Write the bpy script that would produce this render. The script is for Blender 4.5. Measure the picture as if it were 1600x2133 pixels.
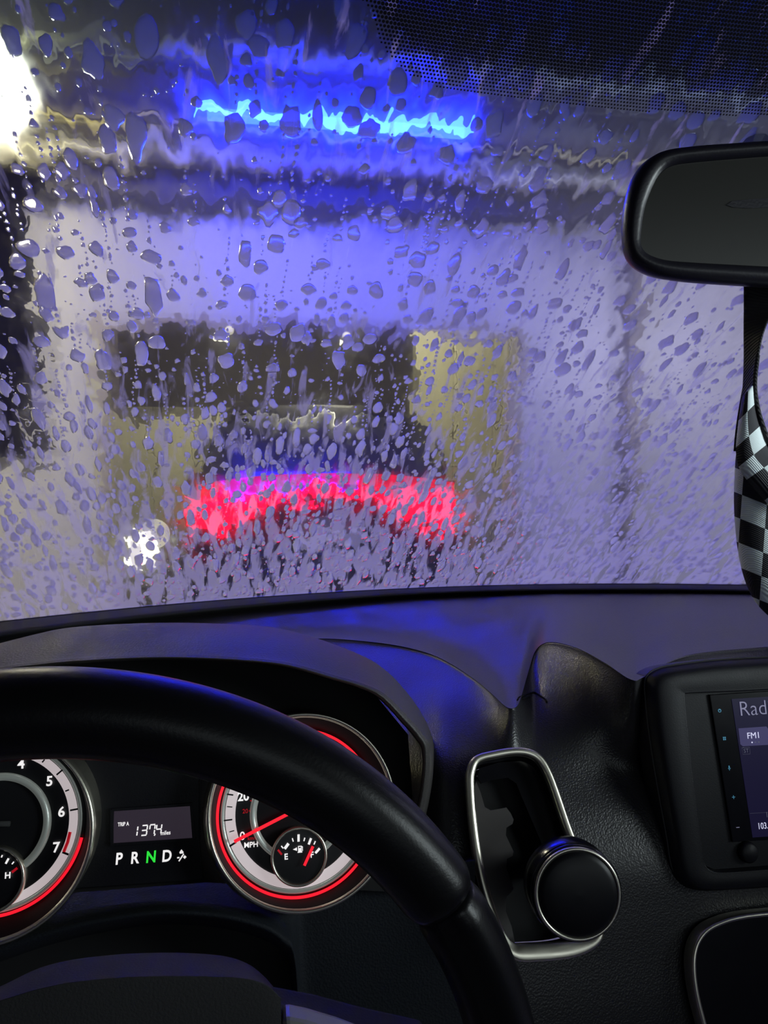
import bpy, bmesh, math, random
import numpy as np
from mathutils import Vector

random.seed(7); rng = np.random.default_rng(11)
for o in list(bpy.data.objects): bpy.data.objects.remove(o)
S = bpy.context.scene
COL = S.collection
# ------------------------------------------------------------------ camera
CZ = 1.4; FPX = 1550.0; YAW = math.radians(10); PITCH = math.atan(136.5/FPX)
cd = bpy.data.cameras.new('camera'); cam = bpy.data.objects.new('camera', cd); COL.objects.link(cam)
cam.location = (0, 0, CZ); cam.rotation_euler = (math.pi/2-PITCH, 0, -YAW)
cd.sensor_fit = 'VERTICAL'; cd.sensor_height = 24; cd.lens = 24*FPX/2133
cd.clip_start = .02; cd.clip_end = 100
S.camera = cam
# ------------------------------------------------------------------ world, lights, exposure
w = bpy.data.worlds.new('bay_dusk'); S.world = w; w.use_nodes = True
w.node_tree.nodes['Background'].inputs[0].default_value = (.30, .32, .55, 1)
w.node_tree.nodes['Background'].inputs[1].default_value = .05
S.view_settings.view_transform = 'Standard'; S.view_settings.look = 'None'
S.view_settings.exposure = 0.0; S.view_settings.gamma = 1; S.view_settings.use_curve_mapping = False

def area(name, loc, size, energy, col, target=None, sizey=None, spread=None):
    l = bpy.data.lights.new(name, 'AREA'); l.energy = energy; l.color = col; l.size = size
    if sizey: l.shape = 'RECTANGLE'; l.size_y = sizey
    if spread: l.spread = spread
    o = bpy.data.objects.new(name, l); COL.objects.link(o); o.location = loc
    if target is not None:
        o.rotation_euler = (Vector(target)-Vector(loc)).to_track_quat('-Z', 'Y').to_euler()
    return o
# wash bay lamps (high strips above and beside the car, all outside the frame), then added cabin fills
area('bay_strip_light', (2.0, 2.4, CZ+2.3), 1.6, 21, (.78, .75, 1), (1.7, 4.7, CZ+.0), .5)
area('side_strip_light', (3.6, 2.2, CZ+1.0), 1.2, 52, (.70, .68, 1), (2.0, 4.7, CZ-.3), .6)
area('warm_side_light', (-2.4, 2.6, CZ+1.7), .6, 92, (1, .90, .46), (-1.3, 4.7, CZ+.3), .6)
area('tunnel_light', (.5, 5.5, CZ+1.9), 1.4, 75, (1, .95, .70), (.5, 7.4, CZ-.6), .4)
area('cabin_rear_fill', (.6, -1.5, CZ+.20), 1.3, 2.4, (.86, .97, 1), (.3, .6, CZ-.3), .4)  # soft fill added behind the camera to brighten the cabin
area('pouch_fill_light', (1.05, .02, CZ+.06), .4, .75, (.86, .98, 1), (.34, .47, CZ-.02), .3, spread=.85)  # unseen fill added to brighten the hanging pouch, spread kept off the lower dash

# ------------------------------------------------------------------ geometry helpers
Fv = Vector((math.sin(YAW)*math.cos(PITCH), math.cos(YAW)*math.cos(PITCH), -math.sin(PITCH)))
Rv = Vector((math.cos(YAW), -math.sin(YAW), 0)); Uv = Rv.cross(Fv)
CAM = Vector((0, 0, CZ))
def ray(px, py): return Fv + Rv*((px-800)/FPX) + Uv*((1066.5-py)/FPX)
def W(px, py, D):
    r = ray(px, py); return CAM + r*(D/r.y)
def Zp(px, py, z):
    r = ray(px, py); return CAM + r*(z/r.z)
def onp(px, py, P0, n):
    r = ray(px, py); return CAM + r*((P0-CAM).dot(n)/r.dot(n))
def projpx(P):
    P = np.asarray(P)-np.array(CAM); d = P@np.array(Fv)
    return 800+FPX*(P@np.array(Rv))/d, 1066.5-FPX*(P@np.array(Uv))/d

def root(name, label, cat, loc, group=None):
    o = bpy.data.objects.new(name, None); o.empty_display_size = .02; COL.objects.link(o)
    o.location = loc; o['label'] = label; o['category'] = cat; o['orig'] = list(loc)
    if group: o['group'] = group
    return o
def origin(o):
    return Vector(o['orig'])
def mesh(name, verts, faces, mat, parent=None, smooth=True, label=None, cat=None, group=None, kind=None, loc=None, uv=None, vcol=None):
    verts = [Vector(v) for v in verts]
    if parent is not None: og = origin(parent)
    elif loc is not None: og = Vector(loc)
    else:
        a = np.array([tuple(v) for v in verts]); og = Vector(((a[:, 0].min()+a[:, 0].max())/2, (a[:, 1].min()+a[:, 1].max())/2, a[:, 2].min()))
    me = bpy.data.meshes.new(name)
    me.from_pydata([tuple(v-og) for v in verts], [], faces)
    me.materials.append(mat)
    if smooth: me.polygons.foreach_set('use_smooth', [True]*len(me.polygons))
    if uv is not None:
        l = me.uv_layers.new(name='UVMap')
        vi = np.empty(len(me.loops), dtype=np.int32); me.loops.foreach_get('vertex_index', vi)
        l.data.foreach_set('uv', np.asarray(uv, dtype=np.float32)[vi].ravel())
    if vcol is not None:
        at = me.attributes.new('thick', 'FLOAT', 'POINT'); at.data.foreach_set('value', np.asarray(vcol, dtype=np.float32))
    me.update()
    o = bpy.data.objects.new(name, me); COL.objects.link(o)
    if parent is not None:
        o.parent = parent
        if 'label' not in parent or parent.type == 'MESH': pass
        o.location = (0, 0, 0)
    else: o.location = og
    o['orig'] = list(og)
    if label: o['label'] = label
    if cat: o['category'] = cat
    if group: o['group'] = group
    if kind: o['kind'] = kind
    return o
def bevel(o, w=.002, seg=2, ang=30):
    m = o.modifiers.new('bevel', 'BEVEL'); m.width = w; m.segments = seg; m.limit_method = 'ANGLE'; m.angle_limit = math.radians(ang)
    return o
def solid(o, t, off=-1):
    m = o.modifiers.new('solid', 'SOLIDIFY'); m.thickness = t; m.offset = off; return o
def boxv(x0, x1, y0, y1, z0, z1):
    v = [(x, y, z) for x in (x0, x1) for y in (y0, y1) for z in (z0, z1)]
    f = [(0, 1, 3, 2), (4, 6, 7, 5), (0, 4, 5, 1), (2, 3, 7, 6), (0, 2, 6, 4), (1, 5, 7, 3)]
    return v, f
def join(*vf):
    V = []; Fc = []
    for v, f in vf:
        n = len(V); V += list(v); Fc += [tuple(i+n for i in q) for q in f]
    return V, Fc
def gridf(nr, nc, closed=False):
    f = []
    for i in range(nr-1):
        for j in range(nc if closed else nc-1):
            k = (j+1) % nc; f.append((i*nc+j, i*nc+k, (i+1)*nc+k, (i+1)*nc+j))
    return f
def cr(pts, n):
    """Catmull-Rom resample, n points between keys"""
    P = np.array([tuple(p) for p in pts], float); out = []
    Q = np.vstack([2*P[0]-P[1], P, 2*P[-1]-P[-2]])
    for i in range(1, len(Q)-2):
        for k in range(n):
            t = k/n
            out.append(.5*((2*Q[i])+(-Q[i-1]+Q[i+1])*t+(2*Q[i-1]-5*Q[i]+4*Q[i+1]-Q[i+2])*t*t+(-Q[i-1]+3*Q[i]-3*Q[i+1]+Q[i+2])*t**3))
    out.append(Q[-2]); return np.array(out)
def crc(pts, n):
    P = np.array([tuple(p) for p in pts], float); N = len(P); out = []
    for i in range(N):
        a, b, c, d = P[i-1], P[i], P[(i+1) % N], P[(i+2) % N]
        for k in range(n):
            t = k/n
            out.append(.5*((2*b)+(-a+c)*t+(2*a-5*b+4*c-d)*t*t+(-a+3*b-3*c+d)*t**3))
    return np.array(out)
def loft(rows, nr, nc):
    """rows: list of rows of points -> smooth surface verts, faces"""
    R1 = np.array([cr(r, nc) for r in rows])
    cols = [cr(R1[:, j], nr) for j in range(R1.shape[1])]
    V = np.array(cols).transpose(1, 0, 2)
    return [tuple(p) for p in V.reshape(-1, 3)], gridf(V.shape[0], V.shape[1]), V.shape[:2]
def tube(path, rad, seg=12, closed=False, caps=True):
    P = np.array([tuple(p) for p in path], float); n = len(P); V = []
    rad = [rad]*n if not hasattr(rad, '__len__') else rad
    up = None
    for i in range(n):
        if closed: t = P[(i+1) % n]-P[i-1]
        else: t = P[min(i+1, n-1)]-P[max(i-1, 0)]
        t /= np.linalg.norm(t)
        if up is None: up = np.array([0, 0, 1.]) if abs(t[2]) < .9 else np.array([0, 1., 0])
        s = np.cross(t, up); s /= np.linalg.norm(s); up = np.cross(s, t)
        for k in range(seg):
            a = 2*math.pi*k/seg; V.append(tuple(P[i]+rad[i]*(math.cos(a)*s+math.sin(a)*up)))
    F_ = gridf(n, seg, True)
    if closed: F_ += [((n-1)*seg+j, (n-1)*seg+(j+1) % seg, (j+1) % seg, j) for j in range(seg)]
    elif caps: F_ += [tuple(range(seg))[::-1], tuple(range((n-1)*seg, n*seg))]
    return V, F_
def frame(O, n, up=Vector((0, 0, 1))):
    n = Vector(n).normalized(); x = Vector(up).cross(n).normalized(); y = n.cross(x)
    return Vector(O), x, y, n
def L(fr, x, y, z=0): return fr[0]+fr[1]*x+fr[2]*y+fr[3]*z
def lathe(fr, prof, seg=64, sx=1):
    """prof: list of (r, z) along the frame normal"""
    V = []
    for r, z in prof:
        for k in range(seg):
            a = 2*math.pi*k/seg; V.append(L(fr, sx*r*math.cos(a), r*math.sin(a), z))
    F_ = gridf(len(prof), seg, True)
    if prof[0][0] > 1e-6 and False: pass
    return V, F_
def disc(fr, r, z, seg=64, r0=0):
    if r0 == 0:
        return [L(fr, r*math.cos(2*math.pi*k/seg), r*math.sin(2*math.pi*k/seg), z) for k in range(seg)], [tuple(range(seg))]
    return lathe(fr, [(r, z), (r0, z)], seg)
def arcband(fr, r0, r1, a0, a1, z, h=.0006, seg=48):
    V = []
    for k in range(seg+1):
        a = math.radians(a0+(a1-a0)*k/seg); c, s = math.cos(a), math.sin(a)
        V += [L(fr, r0*c, r0*s, z), L(fr, r0*c, r0*s, z+h), L(fr, r1*c, r1*s, z+h), L(fr, r1*c, r1*s, z)]
    return V, [q for q in gridf(seg+1, 4)]
def barv(fr, x0, y0, x1, y1, w, z, h=.0005):
    d = Vector((x1-x0, y1-y0)); d.normalize(); n = Vector((-d.y, d.x))*w/2
    c = [(x0+n.x, y0+n.y), (x1+n.x, y1+n.y), (x1-n.x, y1-n.y), (x0-n.x, y0-n.y)]
    V = [L(fr, a, b, z) for a, b in c]+[L(fr, a, b, z+h) for a, b in c]
    return V, [(3, 2, 1, 0), (4, 5, 6, 7), (0, 1, 5, 4), (1, 2, 6, 5), (2, 3, 7, 6), (3, 0, 4, 7)]
def prism(poly, n, h):
    """poly: world points (planar), extruded along n by h"""
    poly = [Vector(p) for p in poly]; k = len(poly); n = Vector(n).normalized()
    V = poly+[p+n*h for p in poly]
    return V, [tuple(range(k))[::-1], tuple(range(k, 2*k))]+[(i, (i+1) % k, (i+1) % k+k, i+k) for i in range(k)]
def text(name, s, P, fr, size, mat, parent, h=.0003, align='CENTER', label=None, bold=0.0, shear=0, sx=1.0):
    cu = bpy.data.curves.new(name, 'FONT'); cu.body = s; cu.size = size; cu.extrude = h; cu.offset = bold; cu.shear = shear
    cu.align_x = align; cu.align_y = 'CENTER'; cu.resolution_u = 4
    t = bpy.data.objects.new('tmp', cu); COL.objects.link(t)
    bpy.context.view_layer.update()
    me = bpy.data.meshes.new_from_object(t.evaluated_get(bpy.context.evaluated_depsgraph_get()))
    bpy.data.objects.remove(t)
    vs = [P+fr[1]*v.co.x*sx+fr[2]*v.co.y+fr[3]*v.co.z for v in me.vertices]
    fs = [tuple(p.vertices) for p in me.polygons]
    bpy.data.meshes.remove(me)
    return mesh(name, vs, fs, mat, parent, smooth=False, label=label)

# ------------------------------------------------------------------ materials
def mat(name, col, rough=.5, metal=0, spec=.5, emit=None, es=0, coat=0, bump=None, var=0, vscale=8, noise_rough=0):
    m = bpy.data.materials.new(name); m.use_nodes = True; nt = m.node_tree; b = nt.nodes['Principled BSDF']
    b.inputs['Base Color'].default_value = (*col, 1); b.inputs['Roughness'].default_value = rough
    b.inputs['Metallic'].default_value = metal; b.inputs['Specular IOR Level'].default_value = spec
    b.inputs['Coat Weight'].default_value = coat
    if emit: b.inputs['Emission Color'].default_value = (*emit, 1); b.inputs['Emission Strength'].default_value = es
    tc = nt.nodes.new('ShaderNodeTexCoord')
    if var or noise_rough:
        n = nt.nodes.new('ShaderNodeTexNoise'); n.inputs['Scale'].default_value = vscale; n.inputs['Detail'].default_value = 5
        nt.links.new(tc.outputs['Object'], n.inputs['Vector'])
    if var:
        mx = nt.nodes.new('ShaderNodeMix'); mx.data_type = 'RGBA'
        mx.inputs[6].default_value = (*[c*(1-var) for c in col], 1); mx.inputs[7].default_value = (*[min(1, c*(1+var)) for c in col], 1)
        nt.links.new(n.outputs['Fac'], mx.inputs[0]); nt.links.new(mx.outputs[2], b.inputs['Base Color'])
    if noise_rough:
        mr = nt.nodes.new('ShaderNodeMapRange'); mr.inputs[3].default_value = max(0, rough-noise_rough); mr.inputs[4].default_value = rough+noise_rough
        nt.links.new(n.outputs['Fac'], mr.inputs[0]); nt.links.new(mr.outputs[0], b.inputs['Roughness'])
    if bump:
        kind, sc, st = bump
        bp = nt.nodes.new('ShaderNodeBump'); bp.inputs['Strength'].default_value = st; bp.inputs['Distance'].default_value = .001
        if kind == 'leather':
            v = nt.nodes.new('ShaderNodeTexVoronoi'); v.feature = 'SMOOTH_F1'; v.inputs['Scale'].default_value = sc
            n2 = nt.nodes.new('ShaderNodeTexNoise'); n2.inputs['Scale'].default_value = sc*.5
            ad = nt.nodes.new('ShaderNodeVectorMath'); ad.operation = 'MULTIPLY_ADD'; ad.inputs[1].default_value = (.0012,)*3
            nt.links.new(tc.outputs['Object'], n2.inputs['Vector']); nt.links.new(n2.outputs['Color'], ad.inputs[0]); nt.links.new(tc.outputs['Object'], ad.inputs[2])
            nt.links.new(ad.outputs[0], v.inputs['Vector']); nt.links.new(v.outputs['Distance'], bp.inputs['Height'])
        elif kind == 'weave':
            v = nt.nodes.new('ShaderNodeTexWave'); v.inputs['Scale'].default_value = sc; v.bands_direction = 'DIAGONAL'
            nt.links.new(tc.outputs['Object'], v.inputs['Vector']); nt.links.new(v.outputs['Fac'], bp.inputs['Height'])
        else:
            v = nt.nodes.new('ShaderNodeTexNoise'); v.inputs['Scale'].default_value = sc; v.inputs['Detail'].default_value = 4
            nt.links.new(tc.outputs['Object'], v.inputs['Vector']); nt.links.new(v.outputs['Fac'], bp.inputs['Height'])
        nt.links.new(bp.outputs[0], b.inputs['Normal'])
    return m
M = {}
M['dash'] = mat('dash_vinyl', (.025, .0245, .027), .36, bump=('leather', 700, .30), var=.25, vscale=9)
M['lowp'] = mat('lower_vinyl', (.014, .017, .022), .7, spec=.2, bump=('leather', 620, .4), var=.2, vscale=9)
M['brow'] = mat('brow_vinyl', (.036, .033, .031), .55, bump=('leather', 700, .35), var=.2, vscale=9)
M['black'] = mat('black_plastic', (.007, .007, .010), .5, spec=.3, bump=('noise', 900, .1), noise_rough=.1, vscale=30)
M['gloss'] = mat('gloss_black', (.004, .004, .006), .22, spec=.35, coat=.15, noise_rough=.04, vscale=40)
M['cap'] = mat('knob_cap', (.004, .004, .006), .38, spec=.25, noise_rough=.04, vscale=40)
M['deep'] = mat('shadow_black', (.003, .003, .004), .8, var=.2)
M['rim'] = mat('rim_leather', (.005, .005, .006), .34, spec=.28, bump=('noise', 700, .08), noise_rough=.06, vscale=14)
M['hub'] = mat('hub_vinyl', (.050, .050, .051), .8, spec=.15, bump=('noise', 900, .3), var=.2)
M['silver'] = mat('silver_plastic', (.30, .30, .29), .35, .4, var=.1)
M['chrome'] = mat('chrome', (.86, .82, .68), .32, 1, noise_rough=.08, vscale=60)
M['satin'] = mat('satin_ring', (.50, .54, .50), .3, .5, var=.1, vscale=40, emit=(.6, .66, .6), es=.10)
M['gate'] = mat('gate_plate', (.05, .044, .042), .4, var=.3, vscale=40, noise_rough=.1)
M['dial'] = mat('dial_face', (.006, .006, .008), .4, var=.2)
M['white_lit'] = mat('backlit_white', (.5, .5, .5), .5, emit=(1, .97, .97), es=.80, var=.05)
M['band'] = mat('dial_band', (.5, .48, .48), .5, emit=(.80, .70, .72), es=.55, var=.08, vscale=60)
M['red_lit'] = mat('backlit_red', (.5, .01, .02), .4, emit=(1, .012, .03), es=1.0, var=.05)
M['red_dim'] = mat('dim_red', (.4, .01, .02), .4, emit=(1, .012, .03), es=.30, var=.05)
M['green_lit'] = mat('backlit_green', (.02, .5, .03), .4, emit=(.03, .85, .06), es=.8, var=.05)
M['lcd'] = mat('lcd_face', (.012, .009, .015), .25, emit=(.55, .42, .62), es=.045, var=.1)
M['screen'] = mat('radio_screen', (.004, .004, .009), .3, spec=.25, emit=(.09, .07, .32), es=.07, var=.5, vscale=6)
M['button_lit'] = mat('screen_button', (.03, .03, .07), .2, emit=(.2, .18, .45), es=.22, var=.1)
M['text_lit'] = mat('screen_text', (.3, .3, .4), .4, emit=(.75, .75, 1), es=.75, var=.05)
M['text_dim'] = mat('screen_text_dim', (.2, .2, .3), .4, emit=(.42, .40, .62), es=.32, var=.05)
M['text_faint'] = mat('screen_text_faint', (.1, .1, .15), .4, emit=(.3, .3, .45), es=.13, var=.05)
M['icon'] = mat('key_icon', (.05, .2, .3), .4, emit=(.10, .40, .62), es=.30, var=.05)
M['mirror'] = mat('dimmed_mirror', (.033, .033, .030), .25, 0, noise_rough=.03, vscale=12)
M['mhouse'] = mat('mirror_housing', (.012, .011, .018), .38, bump=('noise', 600, .12), noise_rough=.08)
M['strap'] = mat('black_webbing', (.012, .012, .016), .75, bump=('weave', 260, .5))
M['headliner'] = mat('headliner_cloth', (.085, .082, .075), .9, bump=('noise', 500, .3), var=.1)
M['cone'] = mat('dial_cone', (.010, .010, .012), .6, spec=.2, var=.2)
M['seal'] = mat('rubber_seal', (.004, .004, .006), .5, var=.2)
M['wallw'] = mat('wet_white_panel', (.44, .44, .44), .38, bump=('noise', 4, .6), var=.12, vscale=2.2)
M['wallb'] = mat('beige_panel', (.42, .40, .28), .45, var=.15, vscale=2)
M['ceilm'] = mat('ceiling_steel', (.24, .22, .20), .5, .2, var=.3, vscale=2)
M['beam'] = mat('painted_beam', (.13, .125, .12), .5, .1, var=.3, vscale=3)
M['beamb'] = mat('brown_beam', (.26, .23, .19), .5, .1, var=.3, vscale=3)
M['pipe'] = mat('galvanised_pipe', (.62, .60, .50), .4, .1, var=.2, vscale=4)
M['pipey'] = mat('yellow_pipe', (.62, .54, .26), .35, .0, var=.2, vscale=4)
M['floorm'] = mat('wet_concrete', (.20, .20, .20), .25, bump=('noise', 6, .5), var=.3, vscale=3)
M['bristle'] = mat('black_bristle', (.012, .012, .013), .35, var=.4, vscale=20)
M['carpaint'] = mat('dark_car_paint', (.018, .018, .030), .22, .3, coat=.6, var=.2)
M['carglass'] = mat('car_glass', (.010, .010, .03), .08, coat=.5, var=.2)
M['tyre'] = mat('tyre', (.01, .01, .01), .8, var=.2)
M['tail'] = mat('tail_lamp', (.5, .0, .01), .3, emit=(1, .0, .02), es=3.2, var=.02)
M['plate'] = mat('plate_white', (.5, .5, .52), .4, var=.1)
M['bluetube'] = mat('blue_led', (.02, .1, .6), .3, emit=(.0035, .011, 1), es=200, var=.01)
M['lampw'] = mat('warm_lamp', (.8, .75, .6), .3, emit=(1, .93, .68), es=12, var=.01)
M['glowd'] = mat('warm_glow_soft', (.8, .75, .6), .3, emit=(1, .96, .72), es=2.2, var=.01)

# windshield glass: tinted at the top, covered by an uneven film of soapy water
def glass_mat():
    m = bpy.data.materials.new('wet_windshield_glass'); m.use_nodes = True; nt = m.node_tree; N = nt.nodes; K = nt.links
    N.remove(N['Principled BSDF']); out = N['Material Output']
    uv = N.new('ShaderNodeUVMap'); uv.uv_map = 'UVMap'
    mp = N.new('ShaderNodeMapping'); mp.inputs['Scale'].default_value = (1, .22, 1); K.new(uv.outputs[0], mp.inputs[0])
    n1 = N.new('ShaderNodeTexNoise'); n1.inputs['Scale'].default_value = 75; n1.inputs['Detail'].default_value = 5; n1.inputs['Distortion'].default_value = .6
    K.new(mp.outputs[0], n1.inputs['Vector'])
    mp2 = N.new('ShaderNodeMapping'); mp2.inputs['Scale'].default_value = (1, .5, 1); K.new(uv.outputs[0], mp2.inputs[0])
    n2 = N.new('ShaderNodeTexNoise'); n2.inputs['Scale'].default_value = 190; n2.inputs['Detail'].default_value = 3; K.new(mp2.outputs[0], n2.inputs['Vector'])
    sep = N.new('ShaderNodeSeparateXYZ'); K.new(uv.outputs[0], sep.inputs[0])
    n3 = N.new('ShaderNodeTexNoise'); n3.inputs['Scale'].default_value = 42; n3.inputs['Detail'].default_value = 1.5; n3.inputs['Distortion'].default_value = .8
    mp3 = N.new('ShaderNodeMapping'); mp3.inputs['Scale'].default_value = (1, .45, 1); K.new(uv.outputs[0], mp3.inputs[0]); K.new(mp3.outputs[0], n3.inputs['Vector'])
    n2.inputs['Scale'].default_value = 120; n2.inputs['Detail'].default_value = 1
    # slopes of the water film: a fixed mean direction plus two sizes of ripples
    va = N.new('ShaderNodeVectorMath'); va.operation = 'MULTIPLY_ADD'; va.inputs[1].default_value = (1.1, 1.1, 1.1); va.inputs[2].default_value = (-.55-.14, -.55-.94, -.55-.30)
    K.new(n3.outputs['Color'], va.inputs[0])
    vb = N.new('ShaderNodeVectorMath'); vb.operation = 'MULTIPLY_ADD'; vb.inputs[1].default_value = (.5, .5, .5); K.new(n2.outputs['Color'], vb.inputs[0]); K.new(va.outputs[0], vb.inputs[2])
    vc = N.new('ShaderNodeVectorMath'); vc.operation = 'ADD'; vc.inputs[1].default_value = (-.25, -.25, -.25); K.new(vb.outputs[0], vc.inputs[0])
    bp = N.new('ShaderNodeVectorMath'); bp.operation = 'NORMALIZE'; K.new(vc.outputs[0], bp.inputs[0])
    # tint band colour by height up the glass
    rp = N.new('ShaderNodeValToRGB'); K.new(sep.outputs['Y'], rp.inputs[0])
    e = rp.color_ramp.elements; e[0].position = 0; e[0].color = (.96, .97, .97, 1); e[1].position = .98; e[1].color = (.006, .028, .13, 1)
    a = e.new(.71); a.color = (.95, .97, .97, 1); a = e.new(.80); a.color = (.42, .52, .62, 1); a = e.new(.88); a.color = (.05, .12, .31, 1)
    rf = N.new('ShaderNodeBsdfRefraction'); rf.inputs['IOR'].default_value = 1.06; rf.inputs['Roughness'].default_value = .0
    rf2 = N.new('ShaderNodeBsdfRefraction'); rf2.inputs['IOR'].default_value = 1.06; rf2.inputs['Roughness'].default_value = .6
    for r in (rf, rf2): K.new(bp.outputs[0], r.inputs['Normal']); K.new(rp.outputs[0], r.inputs['Color'])
    tr = N.new('ShaderNodeBsdfTransparent'); K.new(rp.outputs[0], tr.inputs['Color'])
    m1 = N.new('ShaderNodeMixShader'); m1.inputs[0].default_value = .38; K.new(rf.outputs[0], m1.inputs[1]); K.new(rf2.outputs[0], m1.inputs[2])
    m2 = N.new('ShaderNodeMixShader'); m2.inputs[0].default_value = .16; K.new(m1.outputs[0], m2.inputs[1]); K.new(tr.outputs[0], m2.inputs[2])
    # foam film: milky, thicker low on the glass
    tl = N.new('ShaderNodeBsdfTranslucent'); tl.inputs['Color'].default_value = (.58, .58, .66, 1)
    low = N.new('ShaderNodeMapRange'); low.inputs[1].default_value = 0; low.inputs[2].default_value = .62; low.inputs[3].default_value = .19; low.inputs[4].default_value = -.02
    K.new(sep.outputs['Y'], low.inputs[0])
    s2 = N.new('ShaderNodeMath'); s2.operation = 'ADD'; K.new(n1.outputs['Fac'], s2.inputs[0]); K.new(low.outputs[0], s2.inputs[1])
    mr = N.new('ShaderNodeMapRange'); mr.inputs[1].default_value = .575; mr.inputs[2].default_value = .67; mr.inputs[3].default_value = .05; mr.inputs[4].default_value = .62
    K.new(s2.outputs[0], mr.inputs[0])
    m3 = N.new('ShaderNodeMixShader'); K.new(mr.outputs[0], m3.inputs[0]); K.new(m2.outputs[0], m3.inputs[1]); K.new(tl.outputs[0], m3.inputs[2])
    K.new(m3.outputs[0], out.inputs[0]); return m
M['glass'] = glass_mat()
def drop_mat():
    m = bpy.data.materials.new('soapy_water_drop'); m.use_nodes = True; nt = m.node_tree; N = nt.nodes; K = nt.links
    N.remove(N['Principled BSDF']); out = N['Material Output']
    at = N.new('ShaderNodeAttribute'); at.attribute_name = 'thick'
    tc = N.new('ShaderNodeTexCoord'); n = N.new('ShaderNodeTexNoise'); n.inputs['Scale'].default_value = 260; n.inputs['Detail'].default_value = 3; K.new(tc.outputs['Object'], n.inputs[0])
    tl = N.new('ShaderNodeBsdfTranslucent'); tl.inputs['Color'].default_value = (.53, .53, .64, 1)
    rf = N.new('ShaderNodeBsdfRefraction'); rf.inputs['IOR'].default_value = 1.22; rf.inputs['Color'].default_value = (.97, .97, 1, 1)
    tr = N.new('ShaderNodeBsdfTransparent'); tr.inputs['Color'].default_value = (.8, .8, .8, 1)
    mr = N.new('ShaderNodeMapRange'); mr.inputs[1].default_value = .30; mr.inputs[2].default_value = .62; mr.inputs[3].default_value = .0; mr.inputs[4].default_value = .85
    ad = N.new('ShaderNodeMath'); ad.operation = 'MULTIPLY_ADD'; ad.inputs[1].default_value = .25; K.new(n.outputs['Fac'], ad.inputs[0]); K.new(at.outputs['Fac'], ad.inputs[2])
    K.new(ad.outputs[0], mr.inputs[0])
    m1 = N.new('ShaderNodeMixShader'); m1.inputs[0].default_value = .12; K.new(rf.outputs[0], m1.inputs[1]); K.new(tr.outputs[0], m1.inputs[2])
    m2 = N.new('ShaderNodeMixShader'); K.new(mr.outputs[0], m2.inputs[0]); K.new(m1.outputs[0], m2.inputs[1]); K.new(tl.outputs[0], m2.inputs[2])
    K.new(m2.outputs[0], out.inputs[0]); return m
M['drop'] = drop_mat()
def checker_mat():
    m = mat('checkered_canvas', (.5, .55, .56), .7, bump=('weave', 500, .35)); nt = m.node_tree; b = nt.nodes['Principled BSDF']
    uv = nt.nodes.new('ShaderNodeUVMap'); uv.uv_map = 'UVMap'
    c = nt.nodes.new('ShaderNodeTexChecker'); c.inputs['Scale'].default_value = 1; c.inputs['Color1'].default_value = (.80, .90, .92, 1); c.inputs['Color2'].default_value = (.012, .012, .02, 1)
    nt.links.new(uv.outputs[0], c.inputs['Vector']); nt.links.new(c.outputs[0], b.inputs['Base Color']); return m
M['checker'] = checker_mat()

# ------------------------------------------------------------------ wash bay (the setting)
YW = 4.8
def z(v): return CZ+v
v, f = boxv(-4.2, 5.2, -3, 13, -.1, 0); mesh('floor', v, f, M['floorm'], smooth=False, kind='structure')
v, f = boxv(-4.2, 5.2, -3, 13, 3.75, 3.85); mesh('ceiling', v, f, M['ceilm'], smooth=False, kind='structure')
v, f = boxv(-4.3, -4.2, -3, 13, 0, 3.75); mesh('wall_left', v, f, M['wallb'], smooth=False, kind='structure')
v, f = boxv(5.2, 5.3, -3, 13, 0, 3.75); mesh('wall_right', v, f, M['wallw'], smooth=False, kind='structure')
v, f = boxv(-4.2, 5.2, 12.9, 13, 0, 3.75); mesh('wall_back', v, f, M['beamb'], smooth=False, kind='structure')
oL = W(243, 800, YW).x; oR = W(1062, 800, YW).x; oT = W(640, 662, YW).z
v, f = join(boxv(-4.2, oL, YW, YW+.12, 0, 3.75), boxv(oR, 5.2, YW, YW+.12, 0, 3.75), boxv(oL, oR, YW, YW+.12, oT, 3.75))
mesh('wall_front', v, f, M['wallw'], smooth=False, kind='structure')
v, f = join(boxv(oL-.03, oR+.03, YW-.03, YW-.001, oT-.05, oT), boxv(oL-.03, oL+.02, YW-.03, YW-.001, 0, oT-.05), boxv(oR-.02, oR+.03, YW-.03, YW-.001, 0, oT-.05))
mesh('trim_1', v, f, M['beamb'], smooth=False, kind='structure')
# tunnel beyond the opening
tr_ = root('tunnel_partition', 'beige panelled partition standing beyond the right side of the opening', 'partition', (oR+.1, 6.2, 0))
for i in range(4):
    v, f = boxv(oR-.33+i*.36, oR-.33+i*.36+.35, 6.3, 6.36, .0, 2.5); bevel(mesh('panel', v, f, M['wallb'], tr_, smooth=False), .01)
tr_ = root('tunnel_partition', 'yellowish panelled partition standing beyond the left side of the opening', 'partition', (oL-.2, 6.6, 0))
for i in range(4):
    v, f = boxv(oL-.7+i*.36, oL-.7+i*.36+.35, 6.9, 6.96, .0, 1.75); bevel(mesh('panel', v, f, M['wallb'], tr_, smooth=False), .01)
xp = W(1300, 800, YW-.1).x
pr = root('drain_pipe', 'dark vertical pipe clipped to the pale wall right of the opening', 'pipe', (xp, YW-.06, 0))
v, f = tube([(xp, YW-.06, 0), (xp, YW-.06, 2.75)], .045, 12); mesh('pipe', v, f, M['beamb'], pr)
for zz in (.5, 1.2, 1.9, 2.6):
    v, f = boxv(xp-.06, xp+.06, YW-.11, YW-.001, zz, zz+.04); mesh('clip', v, f, M['beam'], pr, smooth=False)
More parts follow.
